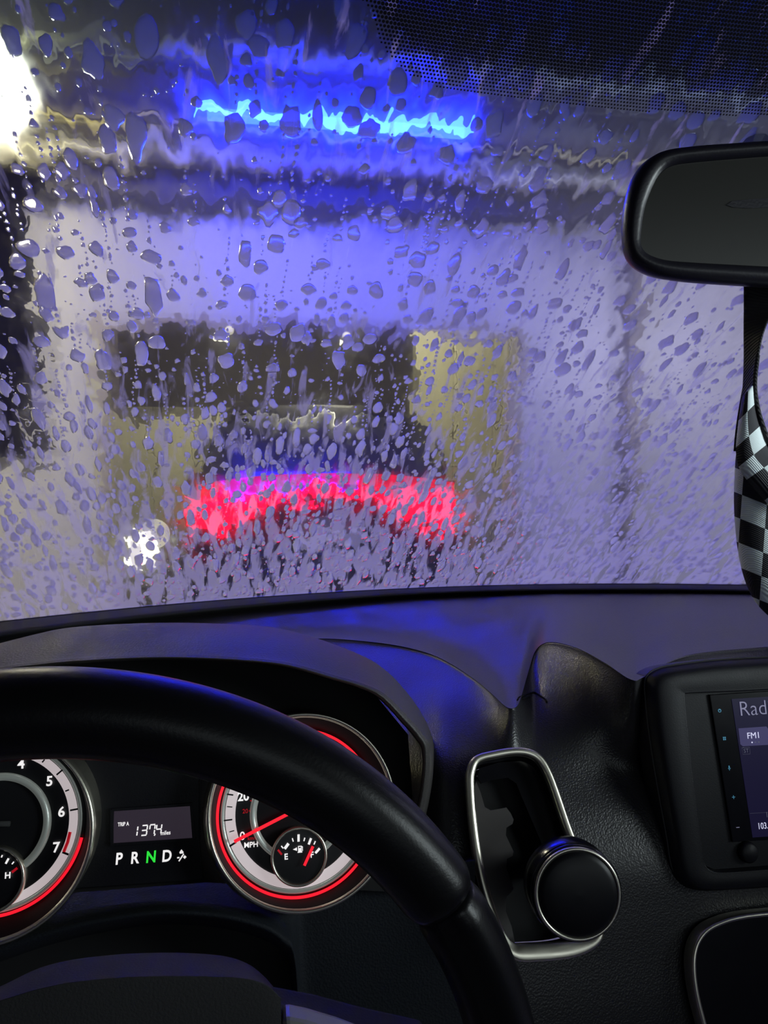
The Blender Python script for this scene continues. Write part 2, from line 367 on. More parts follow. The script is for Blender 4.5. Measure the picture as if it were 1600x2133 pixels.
# cross beams and pipes under the ceiling, seen through the upper glass
def hbeam(name, label, cat, py0, py1, Y, depth, m, x0=-4.15, x1=5.15, pxr=300, round_=False, clamps=0):
    z0 = W(pxr, py1, Y).z; z1 = W(pxr, py0, Y).z; zc = (z0+z1)/2
    r = root(name, label, cat, ((x0+x1)/2, Y, z0))
    if round_: v, f = tube([(x0, Y, zc), (x1, Y, zc)], (z1-z0)/2, 16); mesh('tube', v, f, m, r)
    else:
        v, f = boxv(x0, x1, Y, Y+depth, z0, z1); bevel(mesh('web', v, f, m, r, smooth=False), .01)
        v, f = boxv(x0, x1, Y-.03, Y+depth+.02, z0-.015, z0-.001); mesh('flange', v, f, m, r, smooth=False)
    for k in range(clamps):
        xx = x0+(k+.5)*(x1-x0)/clamps
        v, f = boxv(xx-.03, xx+.03, Y-.05, Y+.03, z1, z1+.2); mesh('hanger', v, f, M['beam'], r, smooth=False)
    return r
hbeam('header_beam', 'dark grey steel beam directly above the pale wall', 'beam', 345, 402, 4.55, .12, M['beam'])
hbeam('spray_pipe', 'thick pale beige pipe just above the dark grey header beam', 'pipe', 300, 338, 4.3, .1, M['pipe'], round_=True, clamps=6)
hbeam('cross_beam', 'brown steel beam behind the blue light tube', 'beam', 190, 252, 4.2, .15, M['beamb'])
hbeam('air_pipe', 'thin yellow pipe running below the brown beam', 'pipe', 258, 270, 4.0, .05, M['pipey'], round_=True, clamps=5)
hbeam('cross_beam', 'dark beam high up between pale upper pipe and lamp', 'beam', 122, 160, 3.8, .12, M['beamb'])
hbeam('water_pipe', 'pale pipe highest up, seen through the tinted glass band', 'pipe', 86, 116, 3.68, .1, M['pipe'], round_=True, clamps=5)
# blue light tube
YB = 3.6; zb = W(700, 258, YB).z; xb0 = W(432, 230, YB).x; xb1 = W(965, 262, YB).x
bt = root('blue_light_tube', 'glowing blue light tube hanging above the wash opening', 'light', ((xb0+xb1)/2, YB, zb))
v, f = tube([(xb0, YB, zb), (xb1, YB, zb)], .027, 16); mesh('tube', v, f, M['bluetube'], bt)
for xx in (xb0-.04, xb1+.002):
    v, f = tube([(xx, YB, zb), (xx+.038, YB, zb)], .036, 16); mesh('end_cap', v, f, M['beam'], bt)
for xx in (xb0+.1, xb1-.12):
    v, f = boxv(xx, xx+.016, YB-.008, YB+.008, zb+.02, 3.75); mesh('hanger', v, f, M['beam'], bt, smooth=False)
# warm flood lamp at upper left
P = W(28, 198, 3.4)
fl = root('flood_lamp', 'bright warm flood lamp high at the left', 'lamp', P)
fr = frame(P, (CAM-P))
v, f = lathe(fr, [(.0001, 0.01), (.05, .01), (.075, 0)], 32); mesh('lens', v, f, M['lampw'], fl)
v, f = lathe(fr, [(.082, .012), (.09, .0), (.085, -.05), (.03, -.10), (.0001, -.11)], 32); mesh('housing', v, f, M['beam'], fl)
v, f = boxv(P.x-.01, P.x+.01, P.y+.1, P.y+.12, P.z, 3.75); mesh('bracket', v, f, M['beam'], fl, smooth=False)
area('flood_lamp_light', P+Vector((0, -.03, 0))+(CAM-P).normalized()*.03, .16, 15, (1, .92, .66), (.2, .5, CZ-.2))
# small tunnel lamps, plus a low glowing disc added for a wet reflection
for (px, py, Y, r, lab) in ((478, 688, 5.9, .035, 'small white lamp under the opening top, left one'), (722, 700, 5.9, .035, 'small white lamp under the opening top, right one'), (322, 1112, 6.2, .12, 'low warm glowing disc imitating a wet reflection beyond the left edge of the opening')):
    P = W(px, py, Y); t = root('tunnel_bright_spot', lab, 'lamp', P); fr = frame(P, (CAM-P))
    v, f = lathe(fr, [(.0001, 0.012), (r*.7, .01), (r, 0)], 24); mesh('lens', v, f, M['glowd'], t)
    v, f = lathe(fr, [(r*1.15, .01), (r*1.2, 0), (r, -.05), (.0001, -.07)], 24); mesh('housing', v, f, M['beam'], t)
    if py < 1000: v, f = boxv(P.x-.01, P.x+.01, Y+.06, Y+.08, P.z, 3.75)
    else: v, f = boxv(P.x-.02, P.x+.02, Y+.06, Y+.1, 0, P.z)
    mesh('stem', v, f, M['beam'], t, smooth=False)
# wash brush at the left edge
P = W(-60, 700, 3.3)
br = root('wash_brush', 'tall black bristle wash brush at the left edge', 'brush', (P.x, 3.3, 0))
v, f = tube([(P.x, 3.3, .2), (P.x, 3.3, 3.7)], .06, 12); mesh('shaft', v, f, M['beam'], br)
V = []; Fc = []
for i in range(25):
    for k in range(30):
        a = k*2*math.pi/22+i*.5+random.uniform(-.1, .1); zz = 1.38+i*.047; Lr = .30+random.uniform(-.04, .05); wd = .10
        c, s = math.cos(a), math.sin(a); n = len(V)
        for t_ in (0.2, .6, 1):
            dz = -.03*t_*t_+random.uniform(-.01, .01)
            V += [(P.x+c*Lr*t_-s*wd*.3*t_, 3.3+s*Lr*t_+c*wd*.3*t_, zz+dz), (P.x+c*Lr*t_+s*wd*.3*t_, 3.3+s*Lr*t_-c*wd*.3*t_, zz+dz+.03)]
        Fc += [(n, n+1, n+3, n+2), (n+2, n+3, n+5, n+4)]
mesh('bristles', V, Fc, M['bristle'], br, kind='stuff')

# ------------------------------------------------------------------ SUV ahead
cx = (W(408, 1000, 5.35).x+W(945, 1000, 5.35).x)/2; hw = (W(945, 1000, 5.35).x-W(408, 1000, 5.35).x)/2+.03; y0 = 5.35
car = root('suv', 'dark sport utility vehicle ahead with a curved row of red tail lamps', 'car', (cx, y0+2, 0))
# body: rear-view section rows swept forward
sec = [(-1, .32), (-1.0, .6), (-1.0, .95), (-.97, 1.12), (-.86, 1.45), (-.78, 1.62), (-.66, 1.70), (-.3, 1.74), (0, 1.75), (.3, 1.74), (.66, 1.70), (.78, 1.62), (.86, 1.45), (.97, 1.12), (1.0, .95), (1.0, .6), (1, .32)]
rows = []
for (yy, s, dz) in ((.0, .90, -.02), (.05, .99, 0), (.35, 1, .0), (1.3, 1, .0), (2.4, 1, 0), (3.2, .99, -.04), (4.2, .95, -.75), (4.5, .9, -.9)):
    row = []
    for i, (a, b) in enumerate(sec):
        zz = b if b < 1.0 else 1.0+(b-1.0)*(1+dz/.75 if dz < -.1 else 1)
        lean = .0
        if yy < .2 and b > 1.05: lean = (b-1.05)*.42
        row.append((cx+a*hw*s, y0+yy+lean, max(.3, zz+(dz if dz > -.1 else 0))))
    rows.append(row)
v, f, sh = loft(rows, 3, 3)
n = sh[1]; f = list(f)+[tuple(range(n))[::-1]]
mesh('body', v, f, M['carpaint'], car)
def cp(a, b, off=-.012):      # point on the tailgate
    lean = max(0, (b-1.05)*.42); return (cx+a*hw, y0+lean+off, b)
rw = [cp(a, b, -.02) for a, b in ((-.78, 1.17), (-.4, 1.14), (0, 1.13), (.4, 1.14), (.78, 1.17), (.70, 1.52), (.35, 1.57), (0, 1.58), (-.35, 1.57), (-.70, 1.52))]
v, f = prism(rw, (0, 1, 0), .03); mesh('rear_window', v, f, M['carglass'], car, smooth=False)
# light bar: curved strip, two outer lamps
zbar = W(670, 1000, y0).z; zend = W(460, 1022, y0).z
def barz(a): return zbar-(zbar-zend)*abs(a/.8)**2
for s, nm in ((-1, 'left'), (1, 'right')):
    pts = []
    for k in range(9):
        a = .30+k*.66/8; pts.append((a, barz(a)+.055+.02*(k/8)))
    low = [(a, barz(a)-.045-.11*min(1, (a-.3)/.3)) for a, _ in reversed(pts)]
    poly = [(cx+s*a*hw, y0-.02, b) for a, b in pts+low]
    if s < 0: poly = poly[::-1]
    v, f = prism(poly, (0, -1, 0), .03); t = mesh('tail_lamp', v, f, M['tail'], car, smooth=False, label=nm+' red tail lamp')
poly = [(cx+a*hw, y0-.02, barz(a)+.05) for a in np.linspace(-.29, .29, 9)]+[(cx+a*hw, y0-.02, barz(a)-.03) for a in np.linspace(.29, -.29, 9)]
v, f = prism(poly, (0, -1, 0), .025); mesh('light_bar', v, f, M['tail'], car, smooth=False)
v, f = boxv(cx-.26, cx+.26, y0-.03, y0-.012, .78, .90); mesh('number_plate', v, f, M['plate'], car, smooth=False)
v, f = boxv(cx-hw*.97, cx+hw*.97, y0-.10, y0+.1, .38, .66); bevel(mesh('bumper', v, f, M['carpaint'], car, smooth=False), .05, 4)
for sx in (-1, 1):
    for yy in (.75, 3.5):
        fr = frame((cx+sx*(hw-.02), y0+yy, .35), (sx, 0, 0)); v, f = lathe(fr, [(.0001, .02), (.2, .02), (.34, .01), (.35, -.1), (.34, -.2), (.0001, -.2)], 24)
        mesh('wheel', v, f, M['tyre'], car)
v, f = boxv(cx-.7*hw, cx+.7*hw, y0+.28, y0+.5, 1.735, 1.76); bevel(mesh('roof_spoiler', v, f, M['carpaint'], car, smooth=False), .01)

# ------------------------------------------------------------------ windshield
XC = .34; SL = 1.0
def ws(x, v, off=0.0):
    """x = across (world x at the base), v = 0 bottom .. 1 top; numpy friendly"""
    x = np.asarray(x, float); v = np.asarray(v, float); d = x-XC
    B = np.stack([x, 1.225-.30*d*d, np.full_like(x, z(-.243))], -1)
    T = np.stack([XC+d*.88, .40-.20*d*d, np.full_like(x, z(.345))], -1)
    P = B+(T-B)*v[..., None]
    nrm = np.stack([.34*d, np.full_like(x, .60), np.full_like(x, .84)], -1); nrm /= np.linalg.norm(nrm, axis=-1)[..., None]
    return P+nrm*(.035*4*v*(1-v)+off)[..., None]
nu, nv = 80, 50
us = np.linspace(-.62, 1.40, nu); vs_ = np.linspace(0, 1, nv)
UU, VV = np.meshgrid(us, vs_)
G = ws(UU, VV, np.zeros_like(UU))
wsr = root('windshield', 'wet car windshield with a blue tinted band along its top', 'windshield', (XC, 1.22, z(-.25)))
mesh('glass', G.reshape(-1, 3), gridf(nv, nu), M['glass'], wsr, uv=np.stack([UU.ravel(), VV.ravel()], 1))
v, f = tube([tuple(p) for p in ws(np.linspace(-.62, 1.4, 40), np.zeros(40), np.full(40, -.002))], .007, 8); mesh('seal', v, f, M['seal'], wsr)
# ceramic dots
pit = .0029
bx = [700, 770, 800, 850, 920, 1040, 1150, 1260, 1400, 1600, 2200]; by = [-60, 20, 105, 155, 184, 200, 214, 225, 236, 243, 260]
gu = np.arange(.0, 1.0, pit); gv = np.arange(.68, 1.0, pit*.866/.93)
A, B_ = np.meshgrid(gu, gv); A = A+(np.arange(len(gv)) % 2)[:, None]*pit/2
Pd = ws(A, B_, np.full_like(A, -.0022)).reshape(-1, 3); px_, py_ = projpx(Pd)
edge = np.interp(px_, bx, by)
keep = (py_ < edge) & (px_ > 700) & (px_ < 2050) & (py_ > -25)
Af, Bf, ed = A.ravel()[keep], B_.ravel()[keep], (edge-py_)[keep]
rad = np.clip(.00074+.00040*ed/60, .0007, .00132)
NS = 8; ang = np.arange(NS)*2*np.pi/NS
DU = Af[:, None]+rad[:, None]*np.cos(ang)/.92; DV = Bf[:, None]+rad[:, None]*np.sin(ang)/1.02
PV = ws(DU, DV, np.full_like(DU, -.0022)).reshape(-1, 3); nD = len(Af)
mesh('ceramic_dots', PV, [tuple(range(i*NS, i*NS+NS)) for i in range(nD)], M['seal'], wsr, smooth=False, kind='stuff')

random.seed(23)
# drops of soapy water on the outside of the glass
NB = 15; th = np.arange(NB)*2*np.pi/NB
rings = [(1.0, 0.0), (.90, .55), (.72, .92), (.35, 1.0)]
DV_, DF_, DT_ = [], [], []
cell = {}
def free(x, s, r):
    k = (int(x/.02), int(s/.02))
    for i in (-1, 0, 1):
        for j in (-1, 0, 1):
            for (a, b, q) in cell.get((k[0]+i, k[1]+j), ()):
                if (a-x)**2+((b-s)*.62)**2 < (q+r)**2*.72: return False
    cell.setdefault(k, []).append((x, s, r)); return True
def add_drop(x, v, w, l, h, skew=0.0, jag=.12):
    """w,l half width/length in metres"""
    nz = np.ones(NB)
    for k in range(1, 6): nz += jag/math.sqrt(k)*random.gauss(0, 1)*np.cos(k*th+random.uniform(0, 6.3))
    nz = np.clip(nz, .45, 1.7)
    cx_ = np.cos(th)*w*nz*(1-.16*np.sin(th)*random.uniform(-.3, 1)); sy = np.sin(th)*l*nz
    n0 = len(DV_)*(NB*4+1)
    pts = []; tt = []
    for (s, hh) in rings:
        X = x+cx_*s+skew*sy*s; Vv = v+sy*s/SL
        pts.append(ws(X, Vv, np.full(NB, .0012+h*hh))); tt += [hh]*NB
    pts.append(ws(np.array([x]), np.array([v]), np.array([.0012+h]))); tt.append(1.0)
    DV_.append(np.concatenate(pts)); DT_.append(np.array(tt))
    for r in range(3):
        for j in range(NB):
            k = (j+1) % NB; DF_.append((n0+r*NB+j, n0+r*NB+k, n0+(r+1)*NB+k, n0+(r+1)*NB+j))
    for j in range(NB): DF_.append((n0+3*NB+j, n0+3*NB+(j+1) % NB, n0+4*NB))
cnt = 0
for it in range(24000):
    x = random.uniform(-.60, 1.36); v = random.random()
    dens = .42+.58*max(0, 1-v/.75)**1.1
    if random.random() > dens: continue
    q = random.random()
    if q < .42: w = random.uniform(.0040, .0088)*(1 if v > .5 else .72)
    elif q < .60: w = random.uniform(.0018, .0034)
    else: w = random.uniform(.0006, .0013)
    l = w*random.uniform(1.0, 1.75)
    if w > .0030 and random.random() < .22: l = w*random.uniform(1.8, 3.2)
    if v < .45: l = min(l*random.uniform(1, 1.9), .018)
    if w < .0012: l = w*1.3
    if not (.005 < v-l and v+l < .995): continue
    if not free(x, v, (w*.6+l*.25)): continue
    add_drop(x, v, w, l, min(.0016, w*.30), random.uniform(-.08, .08)); cnt += 1
    # trailing beads above the bigger drops
    if w > .0035 and v > .35 and random.random() < .55:
        vv = v+l+.002; xx = x
        for k in range(random.randint(2, 9)):
            ww = random.uniform(.0006, .0019); ll = ww*random.uniform(1.1, 2.2); vv += ll+random.uniform(.0008, .004); xx += random.uniform(-.001, .001)
            if vv > .985: break
            if free(xx, vv, ww*.8): add_drop(xx, vv, ww, ll, ww*.3); cnt += 1
            vv += ll
nvp = NB*4+1
mesh('water_drops', np.concatenate(DV_), DF_, M['drop'], label='soapy water drops and runs covering the outside of the windshield', cat='water', kind='stuff', vcol=np.concatenate(DT_), loc=(XC, 1.2, z(-.2)))
print('drops', cnt, 'tris', cnt*105)

# roof lining over the cabin (carries the mirror; shades the cabin)
rows = []
for yy, zz in ((.395, .352), (.30, .372), (.0, .40), (-.6, .42), (-1.2, .41)):
    rows.append([(x_, yy-(.2*(x_-XC)**2 if yy > .35 else 0), z(zz-.05*((x_-XC)/.7)**2)) for x_ in (-.5, -.2, .1, .34, .6, .9, 1.2)])
v, f, _ = loft(rows, 3, 3); solid(mesh('car_roof_lining', v, f, M['headliner'], label='grey cloth car roof lining above the windshield top edge', cat='roof lining'), .02, 1)

# ------------------------------------------------------------------ dashboard
bb_ = ws(np.linspace(-.75, 1.55, 60), np.zeros(60)); base_x, base_y = projpx(bb_)
dash = root('dashboard', 'dark grained dashboard running under the windshield', 'dashboard', (.34, .6, z(-.5)))
cols = [-800, -350, -50, 250, 450, 600, 680, 800, 880, 930, 985, 1025, 1058, 1080, 1098, 1116, 1145, 1200, 1262, 1315, 1345, 1430, 1600, 1850, 2150, 2500, 3000]
crest = [1540, 1440, 1372, 1348, 1348, 1338, 1332, 1342, 1358, 1378, 1412, 1444, 1472, 1464, 1408, 1356, 1339, 1350, 1382, 1415, 1408, 1366, 1348, 1330, 1332, 1350, 1392]
rows = [[] for _ in range(15)]
for c, k in zip(cols, crest):
    yb = np.interp(c, base_x, base_y)
    b = Zp(c, yb-6, -.249)
    kz = float(np.interp(c, [600, 1058, 1080, 1098, 1116, 1145, 1200, 1345, 1600], [-.243, -.243, -.242, -.234, -.222, -.210, -.203, -.208, -.220]))
    dish = float(np.interp(c, [1000, 1160], [1, 0])); z1 = -.249*dish-.244*(1-dish); z2 = -.264*dish+(kz*.6-.243*.4)*(1-dish)
    cr_ = Zp(c, k, kz)
    rows[0].append(b); rows[1].append(Zp(c, yb+(k-yb)*.30, z1-.004*dish)); rows[2].append(Zp(c, yb+(k-yb)*.72, z2)); sf = 0
    rows[3].append(Zp(c, k-5-50*sf, kz-.001)); cr_ = Zp(c, k, kz-.006*sf); rows[4].append(cr_)
    Dc = cr_.y
    D6 = float(np.interp(c, [650, 840, 930], [.70, .645, .615]))
    for i, (ty, td) in enumerate(((.05, .06), (.30, .40), (.65, .75), (1.0, 1.0))):
        y_ = k+(1600-k)*ty; rows[5+i].append(W(c, y_, Dc+(D6-Dc)*td))
    for i, (y_, D_) in enumerate(((1700, .588), (1800, .568), (1900, .556), (2000, .545), (2133, .53), (2350, .51))):
        rows[9+i].append(W(c, y_, D_+float(np.interp(c, [650, 840, 930], [.10, .04, 0]))))
v, f, sh = loft(rows, 7, 7)
rs = [[], [], []]
for c in [-600, -300, 0, 300, 600, 900, 1200, 1500, 1900, 2400]:
    yb = float(np.interp(c, base_x, base_y)); k = float(np.interp(c, [-300, 0, 500, 900], [46, 36, 24, 15]))
    rs[0].append(Zp(c, yb-3, -.240)); rs[1].append(Zp(c, yb+k*.6, -.2415)); rs[2].append(Zp(c, yb+k, -.256))
v_, f_, _ = loft(rs, 3, 6); mesh('defroster_strip', v_, f_, M['deep'], dash)
# opening for the shifter gate
gate_out = [(978, 1640), (979, 1610), (992, 1583), (1030, 1572), (1070, 1566), (1100, 1569), (1122, 1582), (1140, 1612), (1158, 1660), (1180, 1725), (1205, 1790), (1235, 1870), (1246, 1930), (1236, 1962), (1190, 1984), (1120, 1992), (1070, 1988), (1040, 1940), (1012, 1865), (994, 1790), (982, 1700)]
go = crc(gate_out, 4)
def inside(px, py, poly):
    c = np.zeros(len(px), bool); n = len(poly)
    for i in range(n):
        x1, y1 = poly[i]; x2, y2 = poly[(i+1) % n]
        m = ((y1 > py) != (y2 > py)) & (px < (x2-x1)*(py-y1)/(y2-y1+1e-9)+x1); c ^= m
    return c
pp = projpx(np.array(v)); shr = go.copy(); cen = go.mean(0); shr = cen+(go-cen)*.975
ins = inside(pp[0], pp[1], shr)
f = [q for q in f if not all(ins[i] for i in q)]
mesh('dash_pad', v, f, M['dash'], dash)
# instrument hood
A = [(-300, 1420), (-150, 1378), (0, 1341), (80, 1321), (150, 1308), (280, 1300), (400, 1299), (550, 1306), (650, 1328), (750, 1365), (800, 1395), (845, 1440), (880, 1490), (898, 1530), (904, 1565), (900, 1640), (880, 1740)]
Bl = [(-300, 1470), (-150, 1428), (0, 1392), (80, 1381), (150, 1374), (280, 1367), (380, 1366), (500, 1371), (600, 1382), (700, 1409), (752, 1424), (800, 1446), (850, 1495), (880, 1530), (894, 1560), (890, 1640), (868, 1740)]
rows = [[] for _ in range(9)]
for (a, b) in zip(A, Bl):
    mx, my = (a[0]*.5+b[0]*.5), (a[1]*.5+b[1]*.5)
    rows[0].append(W(a[0], a[1]+60, .70)); rows[1].append(W(a[0], a[1]+6, .66)); rows[2].append(W(a[0], a[1], .63))
    rows[3].append(W(a[0]*.8+b[0]*.2, a[1]*.8+b[1]*.2, .585)); rows[4].append(W(mx, my, .55)); rows[5].append(W(b[0]*.9+a[0]*.1, b[1]*.9+a[1]*.1, .520))
    rows[6].append(W(b[0], b[1], .512)); 
    ex = b[0]-14*max(0, min(1, (b[0]-450)/400))**2; rows[7].append(W(ex, b[1]+6, .516)); rows[8].append(W(ex, b[1]+10, .60))
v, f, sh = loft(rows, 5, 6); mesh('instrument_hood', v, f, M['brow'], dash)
# pad below the cluster with the column opening
cols = [-250, -100, 0, 100, 200, 330, 450, 540, 590, 615, 635, 700, 800, 900, 990]
arch = [2120, 2020, 1985, 1950, 1925, 1906, 1912, 1934, 1966, 2020, 2300, 2300, 2300, 2300, 2300]
rows = [[] for _ in range(6)]
for c, k in zip(cols, arch):
    t0 = np.interp(c, [-250, 150, 430, 700, 990], [1890, 1858, 1842, 1835, 1800])
    rows[0].append(W(c, t0-25, .58)); rows[1].append(W(c, t0, .548)); rows[2].append(W(c, t0+14, .536)); rows[3].append(W(c, t0+(k-t0)*.6, .518)); rows[4].append(W(c, k, .50)); rows[5].append(W(c if c < 600 else c-12, k+20, .56))
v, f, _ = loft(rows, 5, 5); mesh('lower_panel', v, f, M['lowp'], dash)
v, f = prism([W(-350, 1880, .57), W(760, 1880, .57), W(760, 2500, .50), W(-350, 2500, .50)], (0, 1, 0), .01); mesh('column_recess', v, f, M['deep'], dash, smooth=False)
# small sensor tab on the pad
tabp = [(1078, 1459), (1083, 1452), (1108, 1443), (1117, 1444), (1135, 1456), (1139, 1463)]
P0 = W(1108, 1455, .70); ntab = Vector((0, -.55, .83))
# find depth of the pad surface along the ray
from mathutils.bvhtree import BVHTree
dp = [o for o in dash.children if o.name.startswith('dash_pad')][0]
bvh = BVHTree.FromPolygons([origin(dp)+q.co for q in dp.data.vertices], [tuple(p.vertices) for p in dp.data.polygons])
def hit(px, py, off=0.0):
    d = ray(px, py).normalized(); h = bvh.ray_cast(CAM, d)
    return (h[0]-d*off, h[1]) if h[0] is not None else (W(px, py, .6), Vector((0, -1, 0)))
tp = cr(tabp, 5); path = [hit(a, b, .0006)[0] for a, b in tp]
v, f = tube(path, .0009, 6); mesh('sensor_tab_outline', v, f, M['deep'], dash)
v, f = tube([hit(a, b, .001)[0] for a, b in ((1088, 1455), (1094, 1453), (1102, 1450))], .0014, 6); mesh('sensor_slot', v, f, M['deep'], dash)

# ------------------------------------------------------------------ shifter surround
P0 = W(1100, 1790, .556); ng = Vector((0, -math.cos(math.radians(31)), math.sin(math.radians(31))))
sr = root('shifter_surround', 'chrome framed shift gate set into the dashboard left of the radio', 'shift gate', P0)
def gp(px, py, off=0.0): return onp(px, py, P0, ng)+ng*off
mid = [gp(a, b, .004) for a, b in crc(gate_out, 5)]
cenw = sum(mid, Vector())/len(mid)
V = []; n = len(mid)
for i, p in enumerate(mid):
    t = (mid[(i+1) % n]-mid[i-1]).normalized(); o_ = t.cross(ng)
    if o_.dot(p-cenw) < 0: o_ = -o_
    low = (i/n)
    k = 1.0+1.9*math.exp(-((projpx(p)[1]-2000)/26)**2)
    wd = .0034*k
    V += [p+o_*.0032-ng*.006, p+o_*.0030+ng*.0006, p+o_*.0012+ng*.0016, p-o_*(wd-.0012)+ng*.0012, p-o_*wd-ng*.0004, p-o_*wd-ng*.006]
mesh('chrome_frame', V, gridf(n, 6)+[((n-1)*6+j, (n-1)*6+j+1, j+1, j) for j in range(5)], M['chrome'], sr)
inn = [(cenw+(p-cenw)*.965) for p in mid]; deep = [(cenw+(p-cenw)*.90)-ng*.024 for p in mid]
V = [p-ng*.002 for p in inn]+[(cenw+(p-cenw)*.93)-ng*.012 for p in mid]+deep
mesh('recess_wall', V, gridf(3, n, True), M['gloss'], sr)
def gq(px, py, off): return gp(px, py, 0)+ng*off
slot = [(1001, 1650), (1010, 1681), (1022, 1688), (1040, 1685), (1055, 1682), (1064, 1694), (1070, 1707), (1068, 1716), (1055, 1724), (1054, 1740), (1062, 1757), (1070, 1774), (1068, 1783), (1056, 1789), (1055, 1808), (1062, 1830), (1070, 1851), (1062, 1862), (1055, 1868), (1054, 1899), (1066, 1930)]
left = [(1075, 1975), (1050, 1945), (1020, 1865), (1003, 1790), (992, 1700), (988, 1640), (992, 1628)]
v, f = prism([onp(a, b, P0-ng*.010, ng) for a, b in slot+left], -ng, .003); mesh('gate_plate', v, f, M['gate'], sr, smooth=False, label='brown-black notched gate plate')
right = [(1003, 1632), (1020, 1626), (1058, 1620), (1076, 1632), (1088, 1662), (1127, 1753), (1150, 1830), (1170, 1930), (1240, 1940), (1215, 1830), (1180, 1740), (1150, 1660), (1125, 1600), (1090, 1585), (1040, 1588), (1000, 1600), (994, 1618)]
v, f = prism([onp(a, b, P0-ng*.012, ng) for a, b in right], -ng, .003); mesh('gate_side', v, f, M['gloss'], sr, smooth=False)
v, f = prism([p-ng*.008 for p in deep], -ng, .003); mesh('gate_floor', v, f, M['deep'], sr, smooth=False)
# gear lever
Fc_ = W(1203, 1861, .484); Bc = W(1160, 1815, .535); ax = (Fc_-Bc).normalized(); fr = frame(Fc_, ax)
gl = root('gear_lever', 'round black gear knob with a chrome ring beside the shift gate', 'gear lever', Bc)
r0 = .0303
v, f = lathe(fr, [(.012, -.075), (.014, -.052), (.022, -.044), (.0305, -.034), (.0340, -.024), (.0345, -.016), (.0325, -.008), (.0318, -.0065), (.0335, -.0055), (.0333, -.001), (.031, .0005)], 64); mesh('knob_body', v, f, M['gloss'], gl)
v, f = lathe(fr, [(.0318, -.003), (.0322, .0005), (.0312, .0022), (.0297, .0020), (.0295, -.001)], 64); mesh('chrome_ring', v, f, M['chrome'], gl)
v, f = lathe(fr, [(.0297, .0008), (.0285, .0022), (.025, .0034), (.017, .0046), (.008, .0052), (.0001, .0054)], 64); mesh('knob_cap', v, f, M['cap'], gl)
v, f = tube([Bc-ax*.0+Vector((0, 0, 0)), W(1110, 1800, .59)], .008, 12); mesh('stem', v, f, M['black'], gl)

# ------------------------------------------------------------------ centre stack and radio
nr = Vector((-.02, -math.cos(math.radians(14)), math.sin(math.radians(14)))).normalized(); PR = W(1460, 1600, .578)
def rp_(px, py, off=0.0): return onp(px, py, PR, nr)+nr*off
cs = root('centre_stack', 'satin black raised centre stack surround right of the shift gate', 'dashboard panel', PR)
# outer moulding: loft from hidden back edge over the rolled shoulder to the inner opening
outl = [(1349, 1860), (1352, 1700)]
O_ = [(1700, 1372), (1600, 1372), (1500, 1378), (1430, 1386), (1378, 1396), (1353, 1418), (1354, 1470), (1362, 1540), (1378, 1640), (1398, 1750), (1408, 1810), (1425, 1842), (1460, 1858), (1530, 1856), (1620, 1850), (1720, 1843), (1850, 1833), (1960, 1822), (1998, 1806), (2012, 1770), (2006, 1600), (1996, 1430), (1986, 1376), (1955, 1356), (1850, 1362), (1700, 1372)]
I_ = [(1700, 1430), (1600, 1436), (1520, 1440), (1460, 1442), (1425, 1444), (1421, 1449), (1424, 1490), (1430, 1550), (1440, 1640), (1452, 1735), (1457, 1775), (1464, 1800), (1486, 1812), (1540, 1810), (1620, 1804), (1720, 1797), (1850, 1788), (1930, 1780), (1946, 1774), (1950, 1758), (1946, 1600), (1938, 1430), (1934, 1416), (1920, 1413), (1850, 1417), (1700, 1430)]
rows = [[] for _ in range(8)]
for a, b in zip(O_, I_):
    pa, pb = rp_(*a), rp_(*b)
    mixp = lambda t, o: pa.lerp(pb, t)+nr*o
    out_ = (pa-pb).normalized()
    rows[0].append(pa-nr*.028+out_*.001); rows[1].append(pa-nr*.012+out_*.001); rows[2].append(mixp(.0, -.004)); rows[3].append(mixp(.18, .004)); rows[4].append(mixp(.5, .0065)); rows[5].append(mixp(.9, .006)); rows[6].append(mixp(1.0, .0045)); rows[7].append(mixp(1.01, -.006))
v, f, _ = loft(rows, 4, 5); mesh('surround', v, f, M['black'], cs)
seam = [rp_(a-2, b-3, -.006) for a, b in cr(O_[:12], 6)]
v, f = tube(seam, .0007, 6); mesh('seam_edge', v, f, M['hub'], cs)
rad_ = root('radio', 'dark touchscreen radio showing an FM station, set in the centre stack', 'radio', rp_(1520, 1800))
pan = [(1419, 1442), (1940, 1410), (1955, 1780), (1490, 1815), (1462, 1802), (1452, 1740)]
v, f = prism([rp_(a, b, -.006) for a, b in pan], nr, .004); bevel(mesh('fascia', v, f, M['black'], rad_, smooth=False), .001)
unit = [(1478, 1447), (1720, 1432), (1745, 1740), (1528, 1752), (1497, 1600)]
unit = [(1478, 1447), (1926, 1418), (1940, 1728), (1526, 1754)]
v, f = prism([rp_(a, b, -.002) for a, b in unit], nr, .0025); un = bevel(mesh('key_panel', v, f, M['gloss'], rad_, smooth=False), .0006)
scr = [(1523, 1456), (1905, 1432), (1922, 1721), (1567, 1744)]
v, f = prism([rp_(a, b, .0005) for a, b in scr], nr, .0004); sc_ = mesh('screen', v, f, M['screen'], rad_, smooth=False)
frr = frame(PR, nr); 
ta = rp_(1540, 1495, .001); tb = rp_(1600, 1491.0, .001); xx = (tb-ta).normalized(); yy = nr.cross(xx); frt = (PR, xx, yy, nr)
def rt(s, px, py, hpx, m, name='lettering', align='LEFT', bold=0, sx=1):
    return text(name, s, rp_(px, py, .0014), frt, hpx*.592/1550*1.42, m, sc_, h=.00008, align=align, bold=bold, sx=sx)
rt('Radio', 1537, 1478, 34, M['text_dim'], bold=-.0002)
btn = [(1537, 1517), (1595, 1513), (1600, 1520), (1604, 1546), (1600, 1551), (1546, 1554), (1541, 1550)]
